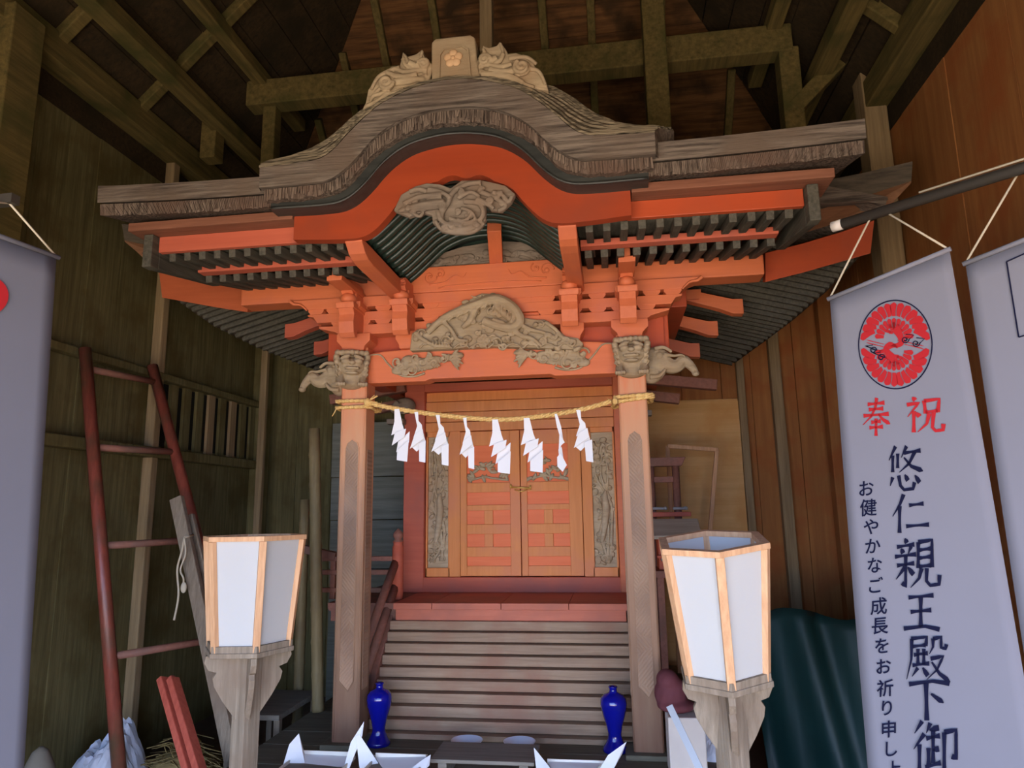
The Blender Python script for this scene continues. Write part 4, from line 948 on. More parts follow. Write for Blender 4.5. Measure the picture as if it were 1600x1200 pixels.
# ---------- paper streamers
ordn = ['leftmost', 'second from the left', 'third from the left', 'fourth from the left', 'fifth from the left', 'sixth from the left', 'seventh from the left, seen edge on', 'rightmost']
for i, (px, xs, fl) in enumerate(((621, .95, 1), (652, .72, 1), (686, .78, 1), (728, .66, 1), (774, 1.05, 1), (823, 1.05, 1), (869, .62, -1), (905, .78, 1))):
    p = rope_z(aY(px, 650, -.045).x); m = MB(); s = .00355
    y0 = p.y-.014
    segs = [[(-4, 0), (4, 0), (9, 24), (12, 33), (-9, 41), (-4, 20)], [(-1, 38), (17, 32), (15, 45), (-5, 58)], [(3, 52), (22, 36), (21, 53), (0, 68)], [(5, 66), (23, 50), (22, 84), (5, 81)]]
    if i in (1, 2, 3, 7): segs = [[(-4, 0), (4, 0), (5, 14), (12, 20), (14, 32), (-6, 40), (2, 22)], [(-1, 36), (16, 28), (19, 42), (-10, 58)], [(-8, 55), (17, 34), (21, 48), (2, 62)], [(10, 50), (24, 46), (25, 80), (12, 78)]]
    if i == 6: segs = [[(-5, 0), (1, 0), (10, 20), (14, 40), (8, 38), (0, 20)], [(6, 30), (18, 44), (10, 48), (3, 60)], [(2, 54), (10, 50), (14, 72), (4, 78)], [(0, 66), (8, 60), (22, 78), (12, 88), (0, 80)]]
    for k, q in enumerate(segs):
        yk = y0-.004*k+(.002 if k % 2 else 0)
        V = [(p.x+a*xs*s*(1 if i != 6 else 1), yk-.0004*b*(1 if k % 2 else -.3), p.z-b*s*.97-.002) for a, b in q]
        m.add(V, [tuple(range(len(V)))])
    o = m.build('paper_streamer', PAPER, solid=.0012)
    tag(o, 'white zigzag paper streamer hanging from the straw rope, %s' % ordn[i], 'paper streamer', 'paper streamers on the rope')
# ---------- blue vases
def vase(x, y, label):
    t = thing('blue_vase', label, 'vase', (x, y, 0), 'blue vases beside the stairs')
    MB().lathe([(.055, .0), (.062, .004), (.060, .018), (.045, .04), (.034, .066), (.033, .085), (.040, .12), (.054, .165), (.063, .20), (.066, .225), (.063, .246), (.048, .264), (.026, .273), (.019, .278), (.018, .294), (.023, .30), (.021, .304), (.014, .30), (.012, .28)], (x, y, 0), 36).build('vase_body', BLUE, t)
    return t
vase(-.603, .055, 'glossy cobalt blue vase standing at the foot of the left pillar'); vase(.603, .075, 'glossy cobalt blue vase standing at the foot of the right pillar')
# ---------- standing paper lanterns
def lantern(name_label, c, zt, zb_, Rt, Rb, rot, post_w, tilt=(0, 0)):
    cx, cy = c; t = thing('standing_lantern', name_label, 'lantern', (cx, cy, FLOOR), 'hexagonal paper lanterns on posts')
    TR_ = Matrix.Rotation(tilt[0], 4, RT) @ Matrix.Rotation(tilt[1], 4, FW); pv = Vector((cx, cy, zb_-.15))
    def lean(m):
        m.v = [pv+(TR_ @ (v-pv)) for v in m.v]; return m
    hexa = lambda R, z, a=0: [Vector((cx+R*math.cos(rot+k*math.pi/3), cy+R*math.sin(rot+k*math.pi/3), z)) for k in range(6)]
    T, B = hexa(Rt, zt), hexa(Rb, zb_)
    for k in range(6):
        out = Vector((math.cos(rot+k*math.pi/3), math.sin(rot+k*math.pi/3), 0))
        m = MB(); m.bar(B[k]-out*.010, T[k]-out*.010, .026, .020, out); lean(m).build('frame_post', PALEW, t, .002)
        j = (k+1) % 6
        ins = lambda p: Vector((cx+(p.x-cx)*.925, cy+(p.y-cy)*.925, p.z))
        a, b, c2, d = ins(B[k]), ins(B[j]), ins(T[j]), ins(T[k])
        lean(MB().add([a, b, c2, d], [(0, 1, 2, 3)])).build('paper_panel', LPAPER, t, solid=.0015)
    for R, z, h, nm in ((Rt, zt, .018, 'top_rail'), (Rb, zb_, .024, 'bottom_rail')):
        m = MB(); P = hexa(R+.006, z); Q = hexa(R-.022, z); e = Vector((0, 0, h))
        for k in range(6):
            j = (k+1) % 6; m.add([P[k], P[j], Q[j], Q[k], P[k]+e, P[j]+e, Q[j]+e, Q[k]+e], [(3, 2, 1, 0), (4, 5, 6, 7), (0, 1, 5, 4), (2, 3, 7, 6)])
        lean(m).build(nm, PALEW if z == zt else OLDW, t)
    m = MB(); P = hexa(Rb+.012, zb_-.018); Q = hexa(Rb+.012, zb_+.001); m.add(P+Q, [tuple(range(6))[::-1], tuple(range(6, 12))]+[(k, (k+1) % 6, 6+(k+1) % 6, 6+k) for k in range(6)]); lean(m).build('base_board', OLDW, t, .003)
    pr = [(.03, -.02), (Rb*.95, -.02), (Rb*.98, -.045), (Rb*.88, -.075), (Rb*.70, -.085), (Rb*.78, -.105), (Rb*.74, -.135), (Rb*.55, -.19), (Rb*.36, -.235), (.03, -.275)]
    for k in range(4):
        a = math.atan2(CAM[1]-cy, CAM[0]-cx)+math.pi/2+k*math.pi/2+.12; d = Vector((math.cos(a), math.sin(a), 0)); n = Vector((-d.y, d.x, 0))*.011
        m = MB(); V1 = [Vector((cx, cy, zb_+z))+d*r for r, z in pr]; nn = len(V1)
        m.add([v+n for v in V1]+[v-n for v in V1], [tuple(range(nn)), tuple(range(2*nn-1, nn-1, -1))]+[(i, i+nn, (i+1) % nn+nn, (i+1) % nn) for i in range(nn)])
        lean(m).build('scrolled_bracket', OLDW, t, .002)
    w = post_w/2; q = rot+math.pi/6
    MB().bar((cx, cy, FLOOR), (cx, cy, zb_-.018), post_w, post_w, (math.cos(q), math.sin(q), 0)).build('post', OLDW, t, .004)
    MB().box(cx-.16, cx+.16, cy-.03, cy+.03, FLOOR, FLOOR+.05).box(cx-.03, cx+.03, cy-.16, cy+.16, FLOOR, FLOOR+.05).build('foot', OLDW, t, .004)
    return t
VD = math.atan2(CAM[1]+.95, CAM[0]+.80)
lantern('hexagonal paper lantern with pale wooden frame on a grey post left of the stairs', (-.80, -.95), 1.075, .665, .205, .165, VD+math.radians(9), .075)
VD2 = math.atan2(CAM[1]+1.2, CAM[0]-.985)
lantern('hexagonal paper lantern on a grey post right of the stairs, its open top showing', (.985, -1.2), 1.062, .655, .182, .142, VD2+math.radians(8), .075, (math.radians(8), math.radians(-4.5)))
# ---------- offerings at the front edge
t = thing('offering_stand', 'small low grey wooden stand at the foot of the stairs between the papers', 'stand', (-.18, -.36, 0))
q = [aZ(x, y, .09) for x, y in ((688, 1158), (833, 1160), (836, 1188), (672, 1186))]
x0, x1, ya, yb = q[3].x, q[2].x, q[3].y, q[0].y
MB().box(x0, x1, ya, yb, .074, .09).build('stand_top', OLDWX, t, .003)
for x in (x0+.05, x1-.05): MB().box(x-.02, x+.02, ya+.02, yb-.02, 0, .074).build('stand_leg', OLDWX, t, .002)
for (px, py, lb) in ((728, 1158, 'white porcelain dish behind the small stand, the left one of two'), (811, 1160, 'white porcelain dish behind the small stand, the right one of two')):
    p = aZ(px, py, .065); d = MB(); d.lathe([(.030, .0), (.032, .012), (.052, .028), (.074, .058), (.080, .066), (.076, .066), (.05, .034), (.001, .026)], (p.x, p.y+.02, 0.0), 32)
    tag(d.build('white_dish', PORC), lb, 'dish', 'white dishes behind the stand')
CREAM = plain('cream_paper', srgb(226, 220, 206), 0.9, 0.1)
def paper_tray(pts, label_tray, label_paper, z=.075):
    """tray on a foot with a square of white paper laid cornerwise, its side corners folded up"""
    L_, R_ = aY(*pts[0], -.42), aY(*pts[-1], -.42); w = (R_.x-L_.x); cx = (L_.x+R_.x)/2; cy = -.42
    t = thing('offering_tray', label_tray, 'tray', (cx, cy, 0), 'offering trays with paper')
    h = .075; a = w*.40
    cy0, cy1 = -.71, -.375
    MB().box(cx-a, cx+a, cy0, cy1, h-.012, h).build('tray_board', OLDWX, t, .002)
    MB().box(cx-a*.6, cx+a*.6, cy0+.06, cy1-.06, 0, h-.012).build('tray_foot', OLDWX, t, .002)
    rim = MB()
    for s_ in (-1, 1): rim.box(cx-a, cx+a, *((cy0, cy0+.006) if s_ < 0 else (cy1-.006, cy1)), h, h+.03); rim.box(cx+s_*a-.003, cx+s_*a+.003, cy0, cy1, h, h+.012)
    rim.build('tray_rim', CREAM, t)
    return t, cx, cy, a, h
def sheet_paper(label, polys):
    """polys: lists of (px, py, depth)"""
    m = MB()
    for poly in polys:
        V = [aY(x, y, d) for x, y, d in poly]; m.add(V, [tuple(range(len(V)))])
    o = m.build('folded_paper', PAPER, solid=.0015); tag(o, label, 'paper', 'folded papers on the trays'); return o
paper_tray([(446, 1195), (560, 1195)], 'small footed tray in front of the left pillar holding white paper', '')
paper_tray([(572, 1195), (672, 1195)], 'small footed tray left of the little stand holding white paper', '')
paper_tray([(842, 1195), (962, 1195)], 'small footed tray in front of the right vase holding white paper', '')
sheet_paper('white paper with upturned corners lying on the tray before the left pillar', [[(440, 1203, -.47), (452, 1163, -.43), (467, 1146, -.40), (476, 1178, -.38), (478, 1203, -.46)], [(474, 1178, -.38), (545, 1178, -.36), (540, 1203, -.50), (470, 1203, -.50)], [(536, 1203, -.48), (548, 1160, -.42), (569, 1127, -.38), (566, 1150, -.40), (550, 1190, -.46), (545, 1203, -.48)]])
sheet_paper('white paper with one tall upturned corner on the tray left of the little stand', [[(556, 1150, -.42), (562, 1148, -.41), (592, 1194, -.42), (604, 1203, -.44), (562, 1203, -.47)], [(584, 1180, -.36), (668, 1179, -.36), (655, 1203, -.50), (600, 1203, -.50)], [(640, 1203, -.50), (656, 1190, -.46), (673, 1179, -.42), (671, 1196, -.45), (664, 1203, -.48)]])
sheet_paper('white paper with a tall corner on the tray in front of the right vase', [[(834, 1168, -.40), (840, 1175, -.40), (862, 1203, -.46), (838, 1203, -.47)], [(856, 1190, -.38), (940, 1192, -.38), (930, 1203, -.46), (862, 1203, -.46)], [(936, 1203, -.47), (950, 1180, -.43), (979, 1159, -.39), (972, 1178, -.41), (958, 1203, -.47)]])
# ---------- ladder leaning on the left wall
t = thing('wooden_ladder', 'long worn red ladder leaning on the left wall beside the white banner', 'ladder', (-1.95, .15, FLOOR))
la, lb = aY(133, 545, -.10), aY(186, 1200, -.22)
ra, rb = aY(238, 572, .42), aY(298, 800, .36)
def ext(a, b, z): return a+(b-a)*((z-a.z)/(b.z-a.z))
lf, rf = ext(la, lb, FLOOR+.02), ext(ra, rb, FLOOR+.02)
MB().tube([la, lf], .034, 10).build('ladder_rail', LADR, t); MB().tube([ra, rf], .034, 10).build('ladder_rail', LADR, t)
for z in (2.02, 1.56, 1.02, .46):
    MB().tube([ext(la, lf, z), ext(ra, rf, z+.01)], .02, 8).build('rung', RAILW, t)
# ---------- grey plank propped before the ladder, with strands of cord
p0, p1 = aY(276, 778, .12), aY(366, 1203, -.10); p1 = ext(p0, p1, FLOOR+.01)
m = MB(); m.bar(p0, p1, .075, .035, (0, -1, 0)); m.bar(p0+Vector((.06, .05, -.1)), p1+Vector((.06, .05, 0)), .045, .03, (0, -1, 0))
tag(m.build('grey_plank', OLDW, bevel=.004), 'weathered grey double plank propped against the red ladder', 'plank')
m = MB(); c0 = aY(288, 840, .02)
m.tube(catmull([c0, aY(284, 862, .0), aY(277, 890, .0), aY(279, 930, .0), aY(272, 969, .0)], 5), .006, 6); m.tube(catmull([c0, aY(290, 865, .0), aY(282, 890, .0), aY(287, 905, .0), aY(285, 925, .0)], 5), .005, 6); m.blob(aY(287, 918, .0), (.018, .01, .03)); m.tube([c0, c0+Vector((.0, .08, .01))], .006, 6)
tag(m.build('cord_strand', CORD), 'pale knotted cord dangling from the propped grey plank', 'cord')
# ---------- red post stump, sacks, straw on the left
p0, p1 = aY(262, 1060, -.15), aY(304, 1203, -.35); p1 = ext(p0, p1, FLOOR+.01)
m = MB(); d = (p1-p0)
for k in (-1, 1): m.bar(p0+Vector((k*.028, 0, 0)), p1+Vector((k*.028, 0, 0)), .034, .06, (0, -1, 0))
m.bar(p0+Vector((0, .02, 0)), p1+Vector((0, .02, 0)), .04, .03, (0, -1, 0))
tag(m.build('red_post', REDP, bevel=.005), 'short bright red grooved post leaning at lower left among straw', 'post')
def heap(name, mat, c, rx, ry, h, label, cat, seed, crumple=.25, n=26):
    rnd = random.Random(seed); ph = [rnd.uniform(0, 6.28) for _ in range(8)]
    P = []
    for j in range(n+1):
        v = -1+2*j/n; row = []
        for i in range(n+1):
            u = -1+2*i/n; r = min(1, math.hypot(u, v)); w = 1+crumple*.5*(math.sin(5*u+ph[0]+3*v)+math.sin(7*v+ph[1]-2*u)*.7+abs(math.sin(9*u+6*v+ph[2]))*.6-abs(math.sin(13*v-8*u+ph[3]))*.5+rnd.uniform(-.25, .25))
            z = h*max(0, (1-r**2))**.6*w
            k = 1 if math.hypot(u, v) <= 1 else 1/math.hypot(u, v)
            row.append(Vector((c[0]+rx*u*k, c[1]+ry*v*k, c[2]+z)))
        P.append(row)
    m = MB(); m.grid(P, False); m.grid([[Vector((q.x, q.y, c[2])) for q in P[0]], [Vector((q.x, q.y, c[2])) for q in P[-1]]], False)
    return tag(m.build(name, mat), label, cat)
c = aZ(165, 1185, -.12); heap('plastic_sack', PLAST, (-2.14, .10, FLOOR), .17, .28, .36, 'crumpled white plastic sack on the floor behind the red ladder', 'sack', 2)
m = MB(); rnd = random.Random(4); c = aZ(255, 1160, -.15); c = aY(262, 1150, .30); c = Vector((c.x+.10, .30, FLOOR))
for i in range(420):
    x = rnd.gauss(0, .16); y = rnd.gauss(0, .12); z = max(0.006, .30*math.exp(-(x*x/.05+y*y/.03))*rnd.uniform(.2, 1)); a = rnd.gauss(.3, .5); l = rnd.uniform(.1, .24)
    m.tube([c+Vector((x-l*math.cos(a)/2, y-l*math.sin(a)/2, z)), c+Vector((x, y, z+.015)), c+Vector((x+l*math.cos(a)/2, y+l*math.sin(a)/2, max(.006, z-.02)))], .0035, 3)
m.blob(c+Vector((0, 0, .06)), (.2, .2, .15)); tag(m.build('straw_bundle', STRAWB), 'heap of loose dry straw on the floor behind the red post', 'straw')
c = aY(66, 1150, -.5); m = MB(); m.lathe([(.085, 0), (.095, .1), (.088, .25), (.065, .38), (.035, .45), (.01, .47)], (c.x, c.y, FLOOR), 20); tag(m.build('upright_sack', SACK), 'tall grey pointed sack standing beside the left white banner', 'sack')
# ---------- low slatted bench behind the left lantern
t = thing('slatted_bench', 'low dark wooden bench with slatted side behind the left lantern', 'bench', (-1.43, .55, FLOOR))
bx0, bx1, by0, by1, bz = -1.60, -1.27, .30, .85, .06
MB().box(bx0, bx1, by0, by1, bz-.03, bz).build('bench_top', OLDWX, t, .004)
for x in (bx0+.02, bx1-.02):
    for y in (by0+.03, by1-.03): MB().box(x-.018, x+.018, y-.018, y+.018, FLOOR, bz-.03).build('bench_leg', OLDW, t, .003)
for i in range(3): x = bx0+.07+i*.06; MB().box(x-.012, x+.012, by0+.012, by0+.026, FLOOR+.05, bz-.03).build('slat', OLDW, t)
MB().box(bx0, bx1, by0+.01, by0+.03, FLOOR+.03, FLOOR+.06).build('stretcher', OLDW, t)
# ---------- bamboo poles
def bamboo(p, q, r, label):
    p, q = Vector(p), Vector(q); m = MB(); n = 9; P = []; R = []
    for i in range(n):
        t = i/n; P += [p.lerp(q, t), p.lerp(q, t+.012), p.lerp(q, t+.024)]; R += [r, r*1.10, r]
    P.append(q); R.append(r); m.tube(P, R, 14)
    return tag(m.build('bamboo_pole', BAMB), label, 'bamboo pole', 'bamboo poles beside the left pillar')
a, b = aY(491, 670, .60), aY(497, 1112, .60); b = ext(a, b, .004); bamboo(b, a, .036, 'thick bamboo pole standing left of the front pillar, its cut top showing')
a, b = aY(474, 850, .98), aY(466, 1090, .92); b = ext(a, b, FLOOR+.005); bamboo(b, a+Vector((0, .0, .3)), .034, 'shorter bamboo pole standing behind the thick one near the left lantern')
# ---------- grey boards stacked behind the shrine on the left
t = thing('board_stack', 'stack of wide grey green boards leaning behind the shrine on the left', 'boards', (-1.2, 1.9, FLOOR))
for i, (z0, z1) in enumerate(((.2, .72), (.72, 1.12), (1.12, 1.48), (1.48, 1.95))):
    MB().box(-1.75, -.85, 2.1-.01*i, 2.13-.01*i, z0 if i else FLOOR, z1-.006).build('board', GREYB, t, .003)
# ---------- right-hand background
t = thing('miniature_shrine', 'tiny wooden house shrine with grey roof on a shelf behind the right pillar', 'miniature shrine', (1.03, .75, 0))
mc = aY(1055, 830, .75)
mx, my, mz = mc.x, .75, mc.z
MB().prism([(my-.16, mz-.02), (my-.15, mz-.035), (my+.02, mz+.06), (my+.02, mz+.075)], 'X', mx-.15, mx+.14).build('roof', MINIR, t, .004)
MB().box(mx-.15, mx+.15, my-.17, my-.14, mz-.04, mz-.018).build('eave_board', MINIR, t, .003)
MB().prism([(my+.02, mz+.06), (my+.02, mz+.075), (my+.18, mz-.02), (my+.17, mz-.035)], 'X', mx-.15, mx+.14).build('roof', MINIR, t, .004)
MB().box(mx-.11, mx+.07, my-.08, my+.12, mz-.22, mz-.01).build('body', VERM_DEEP, t, .003)
MB().box(mx-.08, mx+.03, my-.09, my-.078, mz-.11, mz-.03).build('name_board', PALEW, t, .002)
MB().box(mx-.14, mx+.16, my-.16, my+.18, mz-.26, mz-.22).build('shelf', RAILW, t, .003)
for x in (mx-.11, mx+.13):
    for y in (my-.13, my+.15): MB().box(x-.02, x+.02, y-.02, y+.02, 0, mz-.26).build('shelf_leg', RAILW, t, .003)
for i in range(3): MB().tube([(mx-.10+i*.07, my-.12, mz-.16), (mx-.04+i*.07, my-.12, mz-.155)], .008, 6).build('metal_fitting', STEEL, t)
MB().box(mx-.12, mx+.09, my-.12, my-.085, mz-.15, mz-.135).build('step', VERM_DEEP, t)
t = thing('small_torii', 'small faded red gate standing behind the miniature shrine', 'torii gate', (1.04, 1.3, 0))
p = aY(1042, 740, 1.3); tx, tz = p.x, p.z
for x in (tx-.11, tx+.06): MB().tube([(x, 1.3, 0), (x, 1.3, tz+.06)], .026, 10).build('post', RAILW, t)
MB().prism([(tx-.24, tz+.05), (tx+.10, tz+.05), (tx+.13, tz+.11), (tx-.27, tz+.11)], 'Y', 1.26, 1.34).build('top_beam', RAILW, t, .004)
MB().box(tx-.21, tx+.07, 1.285, 1.315, tz-.06, tz-.02).build('tie_beam', RAILW, t, .003)
MB().box(tx-.26, tx+.14, 1.22, 1.40, aY(1050, 800, 1.3).z-.03, aY(1050, 800, 1.3).z).build('shelf', RED_PINK, t, .003)
for sx_, lb in ((1032, 'left'), (1064, 'right')):
    p = aY(sx_, 795, 1.22); m = MB(); m.tube([(p.x-.05, 1.24, p.z+.003), (p.x+.03, 1.24, p.z+.003)], .010, 8); m.blob((p.x+.035, 1.24, p.z+.003), .013)
    tag(m.build('metal_rod', STEEL), 'tiny shiny metal rod lying on the red shelf, the %s one' % lb, 'metal rod', 'metal rods on the shelf')
m = MB(); fz = [aY(1046, 708, 1.75), aY(1043, 697, 1.75), aY(1120, 703, 1.75), aY(1108, 845, 1.75)]
b0 = ext(fz[2], fz[3], FLOOR+.01)
t = thing('leaning_frame', 'thin pale wooden frame standing against the tan back wall right of the shrine', 'frame', (b0.x, 1.75, FLOOR))
MB().bar(fz[1], fz[2]+Vector((.01, 0, 0)), .03, .03).build('frame_bar', PALEW, t, .003); MB().bar(fz[2], b0, .03, .03, (0, 1, 0)).build('frame_bar', PALEW, t, .003)
MB().bar(fz[1], Vector((fz[1].x+.0, 1.78, .003)), .03, .02, (0, 1, 0)).build('frame_bar', PALEW, t, .003)
# things on the floor behind the right lantern
p = aY(1068, 1130, -.20)
MB_ = MB(); MB_.box(p.x-.075, p.x+.085, -.30, -.10, 0.001, p.z+.05); tag(MB_.build('pale_box', CARDB, bevel=.006), 'pale cardboard box on the floor between the right pillar and the lantern', 'box')
m = MB(); m.blob((p.x-.05, -.18, p.z+.05+.075), (.075, .08, .080), (.2, .3, 0)); m.blob((p.x-.03, -.20, p.z+.05+.026), (.088, .085, .03)); m.blob((p.x-.06, -.19, p.z+.05+.13), (.055, .07, .05), (0, .5, 0)); tag(m.build('plum_cushion', PURP, remesh=.008), 'plum coloured cushion bundled on top of the pale cardboard box', 'cushion')
c = aZ(1112, 1180, .0); heap('white_cloth', PLAST, (c.x, c.y, .001), .10, .10, .10, 'crumpled white cloth bundle on the floor below the right lantern', 'cloth', 9, .3)
a, b = aY(1046, 1103, -.45), aY(1094, 1203, -.55); b = ext(a, b, .008)
tag(MB().bar(a, b, .028, .016, (0, -1, 0)).build('metal_bar', STEEL), 'thin bright metal bar leaning at the foot of the right pillar', 'bar')
# dark green tarpaulin in the right corner
rnd = random.Random(6); P = []
for j in range(15):
    v = j/14; row = []
    for i in range(29):
        u = i/28; x = 1.45+.98*u; y = 1.0-.55*u+.05*math.sin(14*u+2*v)+.03*math.sin(31*u+3*v)-.25*(1-v)
        row.append(Vector((x, y, FLOOR+.01+(.82+.22*u+.06*math.sin(9*u))*v)))
    P.append(row)
m = MB(); m.grid(P); tag(m.build('green_tarpaulin', TARP, solid=.008), 'dark green tarpaulin bunched up against the right wall behind the lantern', 'tarpaulin')

# ---------- banners
STROKES = {
'祝': ["20,2 28,11", "6,23 37,18 8,56", "24,40 24,98", "30,44 39,55", "50,12 54,47", "50,13 88,8 84,43", "54,43 84,39", "63,46 57,74 34,97", "74,44 71,84 79,93 97,90 98,74"],
'奉': ["22,18 78,14", "26,32 74,29", "8,48 92,43", "52,1 48,25 34,50 6,72", "58,44 72,57 96,69", "34,65 66,62", "28,79 73,76", "50,55 50,100"],
'悠': ["22,0 3,31", "14,20 14,57", "28,16 28,48", "53,0 38,25", "46,15 92,10", "76,12 60,38 33,57", "46,25 66,44 98,54", "14,68 7,87", "31,64 36,86 46,95 71,92 75,78", "48,62 57,75", "76,63 89,79"],
'仁': ["31,2 21,27 1,58", "20,32 20,100", "46,30 85,26", "38,83 99,78"],
'親': ["24,0 29,9", "5,17 47,12", "15,20 20,30", "39,16 32,31", "0,37 51,32", "5,55 47,50", "26,34 26,97 17,90", "24,58 3,83", "31,58 45,73", "56,8 56,60", "56,8 88,4 88,58", "58,24 86,21", "58,40 86,37", "58,57 86,54", "64,60 58,80 38,99", "76,60 75,85 84,94 104,91 105,73"],
'王': ["14,9 83,4", "20,47 77,42", "48,8 48,86", "1,91 60,84 99,92"],
'殿': ["10,6 50,3 48,22", "14,23 48,20", "12,6 11,50 -1,93", "18,41 53,37", "28,28 28,60", "43,28 43,60", "14,63 57,59", "28,68 13,87", "40,68 53,85", "66,6 66,24 57,39", "66,7 86,4 86,26 97,28 99,19", "60,49 91,44 76,72 50,93", "63,56 82,80 108,97"],
'下': ["3,9 60,2 99,9", "44,6 46,101", "56,34 85,57"],
'御': ["22,0 5,23", "27,24 3,53", "16,44 16,99", "40,4 31,23", "38,17 59,13", "31,33 61,28", "46,17 46,79", "36,51 36,83", "46,55 59,52", "29,87 63,78", "70,22 95,18 95,70 86,66", "70,22 70,105"],
}
def brush(m, pts, o, ex, ey, n, s, w):
    """one brush stroke as a thin solid ribbon that swells and tapers"""
    P = [Vector((a, b)) for a, b in pts]; segs = []
    Q = []
    for a, b in zip(P, P[1:]):
        k = max(2, int((b-a).length/8)); Q += [a.lerp(b, i/k) for i in range(k)]
    Q.append(P[-1]); L_ = len(Q); d0 = P[-1]-P[0]; le = P[-1]-P[-2]
    sweep = le.x < -6 and le.y > 6; short = d0.length < 24; horiz = abs(d0.x) > 2.5*abs(d0.y) and len(P) == 2; right = le.x > 12 and le.y > 8 and not short
    A = []; B = []
    for i, q in enumerate(Q):
        t = i/(L_-1); tg = (Q[min(i+1, L_-1)]-Q[max(i-1, 0)]).normalized(); nr = Vector((-tg.y, tg.x))
        if sweep: k = 1.1-.95*t
        elif short: k = .35+.95*math.sin(min(1, t*1.15)*math.pi*.62)
        elif horiz: k = 1.05-.55*math.sin(math.pi*t)+.15*t
        elif right: k = .45+.85*t if t < .85 else 1.17*(1-t)/.15+.15
        else: k = 1.1-.35*math.sin(math.pi*t)
        A.append(q+nr*w*k/2); B.append(q-nr*w*k/2)
    W = lambda q, h: o+ex*(q.x*s)+ey*(q.y*s)+n*h
    poly = [A, B]
    m.grid([[W(q, .0016) for q in A], [W(q, .0016) for q in B]], False)
    m.grid([[W(q, .0003) for q in A], [W(q, .0016) for q in A]], False); m.grid([[W(q, .0003) for q in B], [W(q, .0016) for q in B]], False)
def banner(label, p0, dirv, TLp, TRp, BLp, BRp, group, mat=CLOTH):
    """cloth hanging in the vertical plane through p0 along dirv; corners given where they are seen"""
    dv = Vector(dirv).normalized(); n = Vector((dv.y, -dv.x, 0))
    if n.dot(Vector(CAM)-Vector(p0)) < 0: n = -n
    C4 = [aP(x, y, p0, n) for x, y in (TLp, TRp, BLp, BRp)]
    TL, TR, BL, BR = C4
    t = thing('cloth_banner', label, 'banner', TL.lerp(TR, .5), group)
    N = 24; P = []
    for j in range(N+1):
        v = j/N; row = []
        for i in range(13):
            u = i/12; q = TL.lerp(TR, u).lerp(BL.lerp(BR, u), v); row.append(q+n*(.004*math.sin(3.1*u+4*v)*v-.004))
        P.append(row)
    MB().grid(P).build('cloth', mat, t, solid=.002)
    MB().tube([TL+(TL-TR)*.015+n*.002, TR+(TR-TL)*.015+n*.002], .008, 8).build('hanging_rod', mat, t)
    return t, n, C4
pole_a, pole_b = aZ(1316, 350, 2.15), aZ(1600, 262, 2.15)
pd = (pole_b-pole_a).normalized(); pole_b2 = pole_a+pd*1.55
t = thing('banner_pole', 'dark horizontal pole on the right carrying the white banners', 'pole', pole_a)
MB().tube([pole_a, pole_b2], .018, 12).build('pole_shaft', DARKM, t); MB().tube([pole_a-pd*.035, pole_a], .019, 12).build('pole_end', CARDB, t)
MB().tube([pole_a+pd*.25+Vector((0, 0, .026)), pole_b2+Vector((0, 0, .03))], .004, 6).build('pole_wire', CORD, t)
p0 = pole_a-Vector((0, 0, .1)); 
# side brackets that hold the pole up against the right wall
b1, nrm, C4 = banner('white cloth banner with red crane crest and brush writing, right of the shrine', p0, pd, (1296, 467), (1483, 390), (1362, 1290), (1640, 1290), 'white banners in the hall')
TL, TR, BL, BR = C4
def onb(px, py, h=.0): return aP(px, py, p0, nrm)+nrm*h
ex = (TR-TL); ex = Vector((pd.x, pd.y, 0)).normalized(); ey = Vector((0, 0, -1))
def cord(parent, a, b, name='hanging_cord'): MB().tube([a, b], .0035, 6).build(name, CORD, parent)
cord(b1, TL, pole_a+pd*.10); cord(b1, TR, pole_a+pd*.13+Vector((0, 0, .01)))
def put_char(ch, px, py, wpx, hpx, mat, w, parent):
    c = onb(px, py); a = onb(px-wpx/2, py); b = onb(px+wpx/2, py); u = onb(px, py-hpx/2); d = onb(px, py+hpx/2)
    eu = (b-a)/100; ev = (d-u)/100
    m = MB(); o = c-eu*50-ev*50
    for st in STROKES[ch]:
        pts = [tuple(map(float, q.split(','))) for q in st.split()]
        brush(m, pts, o, eu, ev, nrm, 1, w)
    return m.build('brush_character', mat, parent)
for ch, px, py, wp, hp, mt, w in (('祝', 1444, 648, 62, 58, INKR, 10), ('奉', 1369, 651, 47, 60, INKR, 10), ('悠', 1415, 733, 56, 72, INKB, 9), ('仁', 1423, 802, 58, 62, INKB, 10), ('親', 1431, 880, 66, 78, INKB, 8.5), ('王', 1440, 958, 57, 60, INKB, 11), ('殿', 1448, 1030, 62, 74, INKB, 8.5), ('下', 1451, 1094, 66, 62, INKB, 11), ('御', 1461, 1168, 72, 84, INKB, 9)):
    put_char(ch, px, py, wp, hp, mt, w, b1)
small = [('お', 1354, 763), ('健', 1357, 793), ('や', 1361, 823), ('か', 1364, 853), ('な', 1367, 883), ('ご', 1369, 914), ('成', 1373, 947), ('長', 1375, 978), ('を', 1378, 1009), ('お', 1381, 1041), ('祈', 1383, 1075), ('り', 1386, 1106), ('申', 1389, 1139), ('し', 1393, 1170), ('上', 1396, 1201)]
